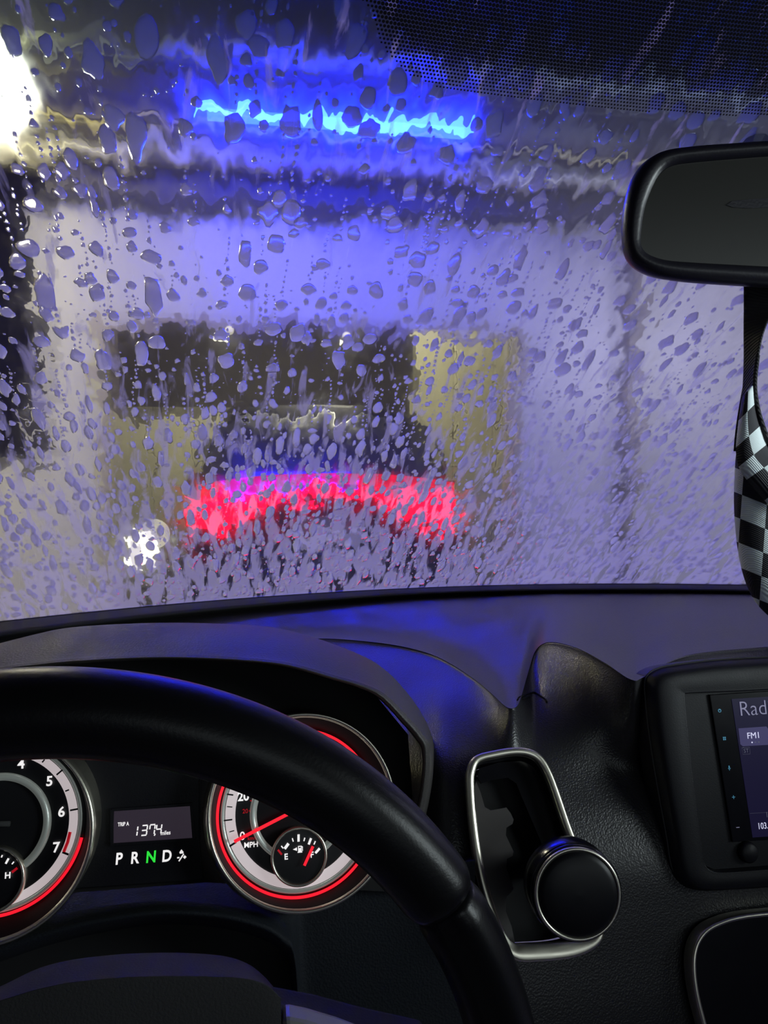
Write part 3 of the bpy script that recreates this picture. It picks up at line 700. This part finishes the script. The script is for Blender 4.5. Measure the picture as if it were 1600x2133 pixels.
v, f = prism([rp_(a, b, .0009) for a, b in btn], nr, .0003); mesh('station_button', v, f, M['button_lit'], sc_, smooth=False)
rt('FM1', 1554, 1533, 14, M['text_lit'])
for k, m_ in ((0, 'text_lit'), (1, 'text_faint'), (2, 'text_faint')):
    v, f = disc(frame(rp_(1565+k*7, 1546-k*.4, .00125), nr), .0007, 0, 10); mesh('page_dot', v, f, M[m_], sc_)
rt('ST', 1547, 1564, 9, M['text_faint'])
bo = [rp_(a, b, .0011) for a, b in ((1544, 1557), (1560, 1556), (1561, 1570), (1546, 1571))]
v, f = tube(bo, .00018, 4, closed=True); mesh('stereo_outline', v, f, M['text_faint'], sc_)
rt('103.5', 1576, 1721, 14, M['text_lit'], sx=.8)
rt('1', 1592, 1697, 12, M['text_faint'])
v, f = tube([rp_(1561, 1694, .001), rp_(1915, 1670, .001)], .00015, 4); mesh('divider', v, f, M['text_faint'], sc_)
# touch keys
fk = lambda px, py: (rp_(px, py, .0008), xx, yy, nr)
def icon(vf): return mesh('key_icon', vf[0], vf[1], M['icon'], un, smooth=False)
fr_ = fk(1498, 1480); icon(join(arcband(fr_, .0010, .0016, 40, 400, 0, .0002, 16), barv(fr_, 0, .0002, .0004, .0014, .0006, 0, .0002)))
fr_ = fk(1508, 1538); icon(join(*[barv(fr_, sx*.0008-.0006, sy*.0008, sx*.0008+.0006, sy*.0008, .0012, 0, .0002) for sx in (-1, 1) for sy in (-1, 1)]))
fr_ = fk(1518, 1599); icon(join(barv(fr_, 0, -.0004, 0, .0018, .0011, 0, .0002), arcband(fr_, .0009, .0013, 190, 350, .0, .0002, 8), barv(fr_, 0, -.0023, 0, -.001, .0004, 0, .0002)))
fr_ = fk(1527, 1660); icon(join(barv(fr_, -.0015, 0, .0015, 0, .0005, 0, .0002), barv(fr_, 0, .0002, 0, .0015, .0005, 0, .0002), barv(fr_, 0, -.0002, 0, -.0015, .0005, 0, .0002)))
fr_ = fk(1536, 1723); t = icon(barv(fr_, -.0015, 0, .0015, 0, .0005, 0, .0002)); t.data.materials[0] = M['text_dim']
# worn knob stub below the keys
fr_ = frame(rp_(1558, 1775, -.002), nr); v, f = lathe(fr_, [(.009, 0), (.0088, .004), (.007, .006), (.0001, .0062)], 24); mesh('volume_knob', v, f, M['black'], rad_)
# climate panel with chrome edging
nc_ = Vector((0, -.93, .36)).normalized(); PC = W(1520, 2000, .535)
cl = root('climate_panel', 'glossy black panel with thin chrome edging at the lower right corner', 'control panel', PC)
cp_ = lambda px, py, off=0.0: onp(px, py, PC, nc_)+nc_*off
ln = [(2040, 2260), (2030, 2100), (2022, 1950), (2010, 1900), (1980, 1878), (1900, 1876), (1740, 1886), (1600, 1900), (1540, 1907), (1500, 1917), (1466, 1934), (1446, 1960), (1438, 1995), (1440, 2040), (1448, 2085), (1462, 2140), (1480, 2230), (1500, 2300)]
pts = cr(ln, 6); mid = [cp_(a, b, .006) for a, b in pts]
poly = mid
v, f = prism([p-nc_*.004 for p in poly], -nc_, .03); mesh('face', v, f, M['gloss'], cl, smooth=False)
V = []
for i, p in enumerate(mid):
    t = (mid[min(i+1, len(mid)-1)]-mid[max(i-1, 0)]).normalized(); o_ = t.cross(nc_); 
    V += [p+o_*.0022-nc_*.012, p+o_*.002, p+o_*.0008+nc_*.0014, p-o_*.0010+nc_*.0012, p-o_*.002-nc_*.0004, p-o_*.002-nc_*.006]
mesh('chrome_edging', V, gridf(len(mid), 6), M['chrome'], cl)

# ------------------------------------------------------------------ instrument cluster
tc_ = math.radians(18); nC = Vector((0, -math.cos(tc_), math.sin(tc_))); PCl = W(620, 1690, .535)
clu = root('instrument_cluster', 'black instrument cluster with two round lit dials behind the steering wheel', 'instrument cluster', W(310, 1850, .53))
def kp(px, py, off=0.0): return onp(px, py, PCl+nC*off, nC)
def kfr(px, py, off=0.0): return frame(kp(px, py, off), nC)
pl = [(-300, 1560), (-300, 1900), (120, 1862), (430, 1838), (860, 1860), (862, 1700), (850, 1530), (780, 1445), (560, 1360), (300, 1350), (-250, 1400)]
v, f = prism([kp(a, b, -.008) for a, b in pl], -nC, .004); mesh('backplate', v, f, M['deep'], clu, smooth=False)
ip = [(178, 1600), (180, 1500), (417, 1480), (417, 1752), (424, 1832), (150, 1851), (178, 1780)]
v, f = prism([kp(a, b, -.004) for a, b in ip], nC, .002); ipn = bevel(mesh('information_panel', v, f, M['black'], clu, smooth=False), .0008)
v, f = tube([kp(417, 1500, -.001), kp(417, 1752, -.001)], .0006, 6); mesh('panel_edge', v, f, M['hub'], clu)
# trip display
lc = [(238, 1688), (398, 1677), (403, 1745), (236, 1756)]
v, f = prism([kp(a, b, -.0018) for a, b in lc], nC, .0004); lcd = mesh('trip_display', v, f, M['lcd'], clu, smooth=False)
v, f = join(*[prism([kp(*q, -.0016) for q in s_], nC, .002) for s_ in ([(233, 1684), (402, 1672), (399, 1678), (238, 1689)], [(396, 1678), (401, 1673), (408, 1748), (401, 1745)], [(236, 1756), (402, 1745), (406, 1749), (232, 1761)], [(231, 1684), (237, 1688), (237, 1756), (231, 1761)])])
mesh('display_frame', v, f, M['black'], clu, smooth=False)
dx = (kp(380, 1783)-kp(245, 1796)); dl = 1.0
xk = dx.normalized(); frk = (PCl, xk, nC.cross(xk), nC)
SC = lambda px: px*.515/1550
def kt(s, px, py, hpx, m, parent, name='numeral', off=0.0, bold=0, sx=1, shear=0, label=None, align='CENTER'):
    return text(name, s, kp(px, py, off), frk, SC(hpx)*1.40, m, parent, h=.0002, bold=bold, sx=sx, shear=shear, label=label, align=align)
kt('TRIP A', 257, 1717, 8, M['white_lit'], lcd, 'lettering', -.001, sx=.7, bold=.00005)
# seven segment digits
def seg(ch, px, py, hpx, parent):
    on = {'1': 'bc', '3': 'abgcd', '7': 'abcf', '4': 'fgbc', '.': ''}[ch]; h = SC(hpx); wd = h*.52; t = h*.13
    fr = (kp(px, py, -.001), (xk+frk[2]*0).normalized(), (frk[2]+xk*.12).normalized(), nC); bars = []
    S_ = {'a': (-wd/2, h/2, wd/2, h/2), 'g': (-wd/2, 0, wd/2, 0), 'd': (-wd/2, -h/2, wd/2, -h/2), 'b': (wd/2, h*.45, wd/2, h*.06), 'c': (wd/2, -h*.06, wd/2, -h*.45), 'f': (-wd/2, h*.45, -wd/2, h*.06), 'e': (-wd/2, -h*.06, -wd/2, -h*.45)}
    for s_ in on: bars.append(barv(fr, *S_[s_], t, 0, .0002))
    if ch == '.': bars.append(barv(fr, -t*.4, -h*.62, t*.2, -h*.42, t, 0, .0002))
    v, f = join(*bars); mesh('digit', v, f, M['white_lit'], parent, smooth=False)
for ch, px, py in (('1', 281, 1731.5), ('3', 301, 1729.5), ('7', 317, 1728), ('.', 324, 1728), ('4', 331, 1727)): seg(ch, px, py, 20, lcd)
kt('miles', 345, 1735, 8.5, M['white_lit'], lcd, 'lettering', -.001, sx=.85, bold=.00005)
for s, px, py, m in (('P', 247, 1790, 'white_lit'), ('R', 280, 1788, 'white_lit'), ('N', 314, 1786, 'green_lit'), ('D', 347, 1784, 'white_lit')):
    kt(s, px, py, 23, M[m], ipn, 'gear_letter', -.0018, bold=.00025, sx=.86, shear=.08, label='glowing green letter N' if s == 'N' else None)
fr_ = (kp(378, 1784, -.0018), xk, frk[2], nC)
v, f = join(barv(fr_, -.0018, -.0030, .0016, .0016, .0009, 0, .0002), barv(fr_, -.0030, -.0006, -.0014, -.0006, .0009, 0, .0002), barv(fr_, .0012, -.0006, .0034, -.0006, .0008, 0, .0002), barv(fr_, .0023, -.0017, .0023, .0005, .0008, 0, .0002), ([L(fr_, -.0016, .0028, .0002), L(fr_, .0016, .0028, .0002), L(fr_, .0000, .0048, .0002)], [(0, 1, 2)]), barv(fr_, -.0012, .0024, .0014, .0024, .0009, 0, .0002))
mesh('shift_symbol', v, f, M['white_lit'], ipn, smooth=False)

def tick(px0, py0, px1, py1, wpx, m, parent, off, name='tick'):
    fr = (kp(px0, py0, off), frk[1], frk[2], nC); d = kp(px1, py1, off)-fr[0]
    v, f = barv(fr, 0, 0, d.dot(frk[1]), d.dot(frk[2]), SC(wpx), 0, .0003); mesh(name, v, f, m, parent, smooth=False)
def gauge(name, label, cpx, cpy, band0, band1, rR, bz, arc, redarc, rb):
    """bz: bezel centre in the photograph, rb: bezel radius"""
    fr = kfr(cpx, cpy); HB = .0175; cb = kp(*bz, HB)-fr[0]; bx_, by_ = cb.dot(fr[1]), cb.dot(fr[2])
    v, f = disc(fr, .058, -.001); g = mesh(name, v, f, M['dial'], clu, smooth=False, label=label)
    v, f = arcband(fr, band1, band0, *arc, 0, .0005, 90); mesh('scale_band', v, f, M['band'], g, smooth=False)
    v, f = lathe(fr, [(band0+.0004, .0), (band0+.0010, .001), (band0+.0026, .0014), (band0+.0032, .001)], 96); mesh('grey_ring', v, f, M['satin'], g)
    v, f = arcband(fr, rR-.0010, rR+.0010, *redarc, .0022, .0006, 120); mesh('red_ring', v, f, M['red_lit'], g, smooth=False)
    def sl(prof):
        V = []
        for r, zz in prof:
            t = max(0, zz)/HB
            for k in range(96):
                a = 2*math.pi*k/96; V.append(L(fr, bx_*t+r*math.cos(a), by_*t+r*math.sin(a), zz))
        return V, gridf(len(prof), 96, True)
    mesh('cone', *sl([(rR+.0010, .001), (rR+.0018, .0035), (rb-.0045, .013), (rb-.0035, .015)]), M['cone'], g)
    mesh('chrome_bezel', *sl([(rb-.0038, .0145), (rb-.0030, .0165), (rb-.0018, .0175), (rb-.0006, .0165), (rb, .012), (rb+.0005, -.004)]), M['chrome'], g)
    v, f = lathe(fr, [(.0352, .000), (.0345, .0035), (.0330, .0042), (.0315, .0035), (.0300, .0015)], 96); mesh('inner_ring', v, f, M['satin'], g)
    v, f = lathe(fr, [(.0001, .0005), (.030, .0004)], 64); mesh('hub_disc', v, f, M['cone'], g)
    return g, fr
def subgauge(g, px, py, r):
    fr = kfr(px, py, .004)
    v, f = join(disc(fr, r, .0006)); mesh('sub_dial', v, f, M['dial'], g, smooth=False)
    v, f = lathe(fr, [(r-.0012, .0006), (r-.0008, .003), (r, .0034), (r+.0008, .003), (r+.001, -.005)], 64); mesh('sub_dial_rim', v, f, M['chrome'], g)
# speedometer
sp, fs_ = gauge('speedometer', 'speedometer dial with red ring and red needle', 620, 1690, .0528, .0455, .0582, (633, 1688), (-180+0, 180), (0, 360), .0690)
subgauge(sp, 623, 1783, .0195)
for a, b, c, d, wpx in ((464, 1653, 486, 1656, 3), (461, 1710, 484, 1707, 3), (478, 1763, 492, 1754, 4), (473, 1680, 484, 1681, 2), (478, 1733, 488, 1730, 2)): tick(a, b, c, d, wpx, M['dial'], sp, .0006)
kt('20', 507, 1660, 18, M['white_lit'], sp, 'numeral', .001, bold=.0002)
kt('20', 511, 1690, 9, M['red_dim'], sp, 'numeral', .001)
kt('0', 505, 1742, 17, M['white_lit'], sp, 'numeral', .001, bold=.0001)
kt('km/h', 526, 1746, 7.5, M['red_dim'], sp, 'lettering', .001)
kt('MPH', 523, 1760, 11, M['white_lit'], sp, 'lettering', .001, bold=.0001)
tick(521, 1668, 528, 1668, 2, M['red_dim'], sp, .001); tick(519, 1689, 527, 1688, 3, M['red_dim'], sp, .001); tick(521, 1711, 528, 1710, 2, M['red_dim'], sp, .001)
tick(488, 1753, 640, 1675, 7, M['red_lit'], sp, .0055, 'needle')
for a, b, c, d, wpx in ((593, 1768, 601, 1757, 6), (622, 1753, 622, 1738, 5), (643, 1759, 648, 1746, 5), (657, 1777, 666, 1767, 5)): tick(a, b, c, d, wpx, M['white_lit'], sp, .0062)
# swap first tick direction so it leans with the scale
for a, b, c, d, wpx in ((586, 1762, 590, 1767, 2.5), (609, 1746, 611, 1753, 2.5), (635, 1745, 633, 1752, 2.5), (657, 1752, 654, 1759, 2.5)): tick(a, b, c, d, wpx, M['white_lit'], sp, .0062)
tick(579, 1770, 587, 1780, 4, M['red_dim'], sp, .0062)
kt('E', 596, 1785, 12, M['white_lit'], sp, 'lettering', .0064, bold=.0001); kt('F', 650, 1781, 12, M['white_lit'], sp, 'lettering', .0064, bold=.0001)
tick(634, 1803, 652, 1763, 6, M['red_lit'], sp, .0075, 'fuel_needle')
fr_ = (kp(625, 1768, .0063), xk, frk[2], nC)
v, f = join(barv(fr_, -.0001, -.0020, -.0001, .0020, .0026, 0, .0002), barv(fr_, .0018, -.0016, .0018, .0012, .0005, 0, .0002), barv(fr_, .0012, .0016, .0020, .0010, .0005, 0, .0002), barv(fr_, -.0018, -.0023, .0016, -.0023, .0006, 0, .0002), ([L(fr_, -.0052, 0, .0002), L(fr_, -.0022, -.0012, .0002), L(fr_, -.0022, .0012, .0002)], [(0, 1, 2)]))
mesh('fuel_symbol', v, f, M['white_lit'], sp, smooth=False)
v, f = barv(fr_, -.0001, .0006, -.0001, .0014, .0014, .0003, .0001); mesh('fuel_symbol_window', v, f, M['dial'], sp, smooth=False)
# tachometer
ta_, ft_ = gauge('tachometer', 'left dial numbered four to seven with a red arc', -4, 1720, .0528, .0470, .0575, (-24, 1748), (-95, 200), (-110, -12), .0680)
subgauge(ta_, -16, 1832, .0205)
for a, b, c, d, wpx in ((88, 1588, 93, 1582, 3), (118, 1614, 131, 1603, 3.5), (136, 1648, 144, 1645, 3), (146, 1688, 162, 1685, 3.5), (130, 1775, 143, 1780, 4)): tick(a, b, c, d, wpx, M['dial'], ta_, .0006)
for s, px, py in (('3', -20, 1598), ('4', 44, 1592), ('5', 103, 1628), ('6', 128, 1692), ('7', 117, 1766)): kt(s, px, py, 20, M['white_lit'], ta_, 'numeral', .001, bold=.0002)
fr7 = kfr(-8, 1722); a0 = -4; 
pA = [kp(146, 1733, .0008), kp(141, 1754, .0008), kp(133, 1774, .0008)]
v, f = tube(pA, .0011, 6); mesh('red_zone', v, f, M['red_dim'], ta_)
kt('H', 16, 1824, 12, M['white_lit'], ta_, 'lettering', .0064, bold=.0001)
tick(25, 1817, 36, 1808, 5, M['red_dim'], ta_, .0062); tick(12, 1799, 18, 1788, 4, M['white_lit'], ta_, .0062); tick(3, 1786, 5, 1781, 2.5, M['white_lit'], ta_, .0062); tick(25, 1800, 29, 1795, 2.5, M['white_lit'], ta_, .0062)
v, f = tube([kp(-60, 1716, .004), kp(21, 1716, .004)], .0018, 6); mesh('needle', v, f, M['hub'], ta_)

# ------------------------------------------------------------------ steering wheel
WC = CAM+Vector((-.0879, .2926, -.2993)); wt = .04; wy = -.0085; RR = .1965; rr = .0157; kk = .1166
wa = Vector((math.cos(wy), math.sin(wy), 0)); wb = Vector((0, math.sin(wt), math.cos(wt))); wn = wb.cross(wa).normalized()
if wn.y > 0: wn = -wn
wheel = root('steering_wheel', 'black leather steering wheel in front of the dials', 'steering wheel', WC)
def rimpt(ph): return WC+(wa*math.sin(ph)+wb*math.cos(ph))*RR
def rimsweep(p0, p1, n, rf, prof=None, seg=28):
    V = []
    for i in range(n+1):
        ph = p0+(p1-p0)*i/n; c = rimpt(ph); o_ = (c-WC).normalized(); r = rf(ph)
        for k in range(seg):
            a = 2*math.pi*k/seg; q = r*(prof(a, ph) if prof else 1); V.append(c+o_*math.cos(a)*q+wn*math.sin(a)*q)
    F_ = gridf(n+1, seg, True)+[tuple(range(seg))[::-1], tuple(range(n*seg, (n+1)*seg))]
    return V, F_
PS = math.radians(57)
rf = lambda ph: rr*(1+kk*math.cos(ph))*(1 if abs(ph) < PS-.03 else 1-.10*((abs(ph)-(PS-.03))/.03)**2)
v, f = rimsweep(-PS, PS, 150, rf); mesh('rim_top', v, f, M['rim'], wheel)
def gprof(a, ph): return 1+.06*math.exp(-((a-2.3)/.22)**2)-.10*math.exp(-((a-1.75)/.25)**2)+.05*math.exp(-((a-1.2)/.2)**2)
rf2 = lambda ph: rr*(.96+.04*math.cos(ph))*(1-.1*math.exp(-((abs(ph)-PS-.01)/.02)**2))
for s in (1, -1):
    v, f = rimsweep(s*(PS+.004), s*(PS+1.1), 60, rf2, gprof); mesh('grip', v, f, M['rim'], wheel, label='right ridged grip section' if s > 0 else 'left ridged grip section')
v, f = rimsweep(PS+1.105, 2*math.pi-PS-1.105, 60, lambda p: rr*.93); mesh('rim_bottom', v, f, M['rim'], wheel)
# hub cover
T_ = [(-260, 2260), (-120, 2120), (0, 2062), (100, 2018), (220, 1998), (350, 1992), (460, 1998), (515, 2014), (548, 2038), (570, 2062)]
C_ = [(-280, 2300), (-130, 2150), (0, 2096), (120, 2062), (240, 2048), (350, 2044), (460, 2046), (520, 2052), (558, 2066), (584, 2090)]
rows = [[] for _ in range(6)]
for a, b in zip(T_, C_):
    rows[0].append(W(a[0], a[1]+130, .345)); rows[1].append(W(a[0], a[1]+6, .335)); rows[2].append(W(a[0], a[1], .325)); rows[3].append(W(b[0], b[1]-3, .293)); rows[4].append(W(b[0]+1, b[1]+6, .288)); rows[5].append(W(b[0]+8 if b[0] > 500 else b[0], b[1]+230, .285))
v, f, _ = loft(rows, 5, 6); mesh('hub_cover', v, f, M['hub'], wheel)
v, f = prism([W(590, 2126, .290), W(640, 2136, .290), W(705, 2155, .290), W(800, 2190, .290), W(800, 2300, .290), W(590, 2300, .290)], (0, 1, 0), .012); bevel(mesh('spoke', v, f, M['silver'], wheel, smooth=False, label='light grey right spoke'), .003, 3)
v, f = prism([W(560, 2116, .30), W(660, 2134, .30), W(760, 2160, .30), W(900, 2190, .30), W(900, 2300, .30), W(560, 2300, .30)], (0, 1, 0), .02); bevel(mesh('spoke_backing', v, f, M['hub'], wheel, smooth=False), .003, 3)

# ------------------------------------------------------------------ rear-view mirror
mn = Vector((-.18, -.98, -.02)).normalized(); PM = W(1500, 440, .43)
mp_ = lambda px, py, off=0.0: onp(px, py, PM, mn)+mn*off
Go = [(1297, 480), (1303, 420), (1318, 370), (1345, 333), (1380, 314), (1440, 305), (1520, 299), (1620, 293), (1800, 290), (1900, 300), (1945, 350), (1950, 450), (1930, 540), (1880, 590), (1750, 603), (1620, 597), (1500, 590), (1420, 583), (1360, 572), (1322, 552), (1303, 525)]
Gi = [(1333, 500), (1341, 440), (1358, 392), (1378, 360), (1405, 345), (1460, 338), (1530, 332), (1620, 326), (1790, 322), (1870, 330), (1905, 370), (1908, 450), (1895, 520), (1855, 556), (1750, 562), (1620, 557), (1500, 551), (1430, 547), (1385, 543), (1352, 533), (1337, 520)]
mir = root('rear_view_mirror', 'black framed rear view mirror hanging near the windshield top', 'mirror', PM)
o_ = crc(Go, 5); i_ = crc(Gi, 5); n = len(o_); V = []
cM = sum([mp_(*q) for q in o_], Vector())/n
for q, r in zip(o_, i_):
    a = mp_(*q); b = mp_(*r)
    for t, off, sc in ((0, -.030, .70), (0, -.024, .86), (0, -.014, .955), (0, -.004, .995), (.12, .0035, 1), (.4, .006, 1), (.75, .0055, 1), (.96, .003, 1), (1.0, -.001, 1)):
        p = a.lerp(b, t); p = cM+(p-cM)*sc if sc != 1 else p; V.append(p+mn*off)
k9 = 9; F_ = [(i*k9+j, i*k9+j+1, ((i+1) % n)*k9+j+1, ((i+1) % n)*k9+j) for i in range(n) for j in range(k9-1)]+[tuple(i*k9 for i in range(n))]
mesh('housing', V, F_, M['mhouse'], mir)
v, f = [mp_(*q, .0005) for q in i_], [tuple(range(n))]; mesh('mirror_glass', v, f, M['mirror'], mir, smooth=False)
# dark inset on the mirror glass, a painted reflection
sl = [(1512, 428), (1524, 420), (1560, 416), (1640, 411), (1640, 431), (1560, 435), (1526, 433)]
v, f = prism([mp_(*q, .0006) for q in sl], mn, .0004); mesh('mirror_dark_reflection', v, f, M['mhouse'], mir, smooth=False)
pa = cM-mn*.03; pb = Vector(ws(np.array([.42]), np.array([.80]), np.array([-.004]))[0])
v, f = tube([pa, pa.lerp(pb, .5)+Vector((0, 0, .01)), pb], [.012, .009, .014], 12); mesh('mount', v, f, M['mhouse'], mir)

# ------------------------------------------------------------------ hanging checkered pouch on a strap
DP = .47
hp = root('hanging_pouch', 'black and white checkered cloth pouch hanging from the mirror', 'pouch', W(1660, 1290, DP))
# pouch body: flattened bulging bag, cross-section half ellipses
yrows = [(900, 1539, 1800), (960, 1532, 1800), (1020, 1529, 1800), (1080, 1530, 1800), (1140, 1536, 1795), (1190, 1546, 1785), (1230, 1560, 1770), (1262, 1580, 1750), (1290, 1612, 1715), (1302, 1655, 1670)]
V = []; UVs = []; n = 36
for j, (py, xl, xr) in enumerate(cr([(a, b, c) for a, b, c in yrows], 5)):
    for k in range(n):
        a = -math.pi+2*math.pi*k/n
        cxp = (xl+xr)/2; hwp = (xr-xl)/2
        X = cxp-hwp*math.cos(a); dd = -.020*math.sin(a)*(-1)*min(1, (hwp/110))
        P = W(X, py, DP+dd*(1 if dd < 0 else .6)); V.append(P)
        # cloth cells run slanting across the front
        th_ = (X-1546)+10*math.sin(a*1.0)*0
        u_ = (X-1546-(py-1030)*-.075)/53.0; v_ = (py-1030-.40*(X-1546))/51.0
        UVs.append((u_+100, -v_+100.02))
R_ = len(V)//n
mesh('pouch_body', V, gridf(R_, n, True)+[tuple(range((R_-1)*n, R_*n)), tuple(range(n))[::-1]], M['checker'], hp, uv=UVs)
# checkered band folded across the top of the pouch
left_ = [(1550, 600), (1549, 680), (1549, 760), (1545, 830), (1537, 890), (1533, 940), (1540, 975), (1556, 1000), (1590, 1040), (1640, 1090)]
right_ = [(1600, 600), (1594, 680), (1578, 740), (1572, 800), (1578, 850), (1590, 890), (1604, 925), (1628, 950), (1665, 985), (1715, 1030)]
ro = []
for t in range(5):
    k = t/4; ro.append([W(a[0]*(1-k)+b[0]*k, a[1]*(1-k)+b[1]*k, DP-.026+.006*math.sin(k*3.14)*-1) for a, b in zip(left_[3:], right_[3:])])
R1 = np.array([cr(r, 6) for r in ro]); nr_, nc2 = R1.shape[:2]
uvb = [(k/(nr_-1)*2+200, j*.155+200.3) for k in range(nr_) for j in range(nc2)]
bd = mesh('checkered_band', R1.reshape(-1, 3), gridf(nr_, nc2), M['checker'], hp, uv=uvb); solid(bd, .0012)
# dark stitched edging along the band
v, f = tube([W(a, b, DP-.0275) for a, b in cr(right_[2:], 5)], .0016, 8); mesh('edging', v, f, M['strap'], hp)
v, f = tube([W(a, b, DP-.002) for a, b in cr([(1551, 800), (1541, 855), (1534, 905), (1531, 940)], 5)], .0010, 6); mesh('side_cord', v, f, M['strap'], hp)
ro = [[W(a[0]*(1-k)+b[0]*k, a[1]*(1-k)+b[1]*k, DP-.010-.012*k) for a, b in zip([(1552, 560)]+left_[:5], [(1640, 560), (1640, 600)]+right_[1:5])] for k in (0, .33, .66, 1)]
v, f, _ = loft(ro, 3, 5); solid(mesh('strap', v, f, M['strap'], hp), .0015)
# stitches on the lower hem
for k in range(9):
    a = (1551+k*9.5, 948+k*14.2); b = (a[0]+5, a[1]+7.5)
    v, f = tube([W(*a, DP-.0285), W(*b, DP-.0285)], .0004, 5); mesh('stitch', v, f, M['plate' if k > 3 else 'strap'], hp)

for o in S.objects:
    if 'orig' in o: del o['orig']
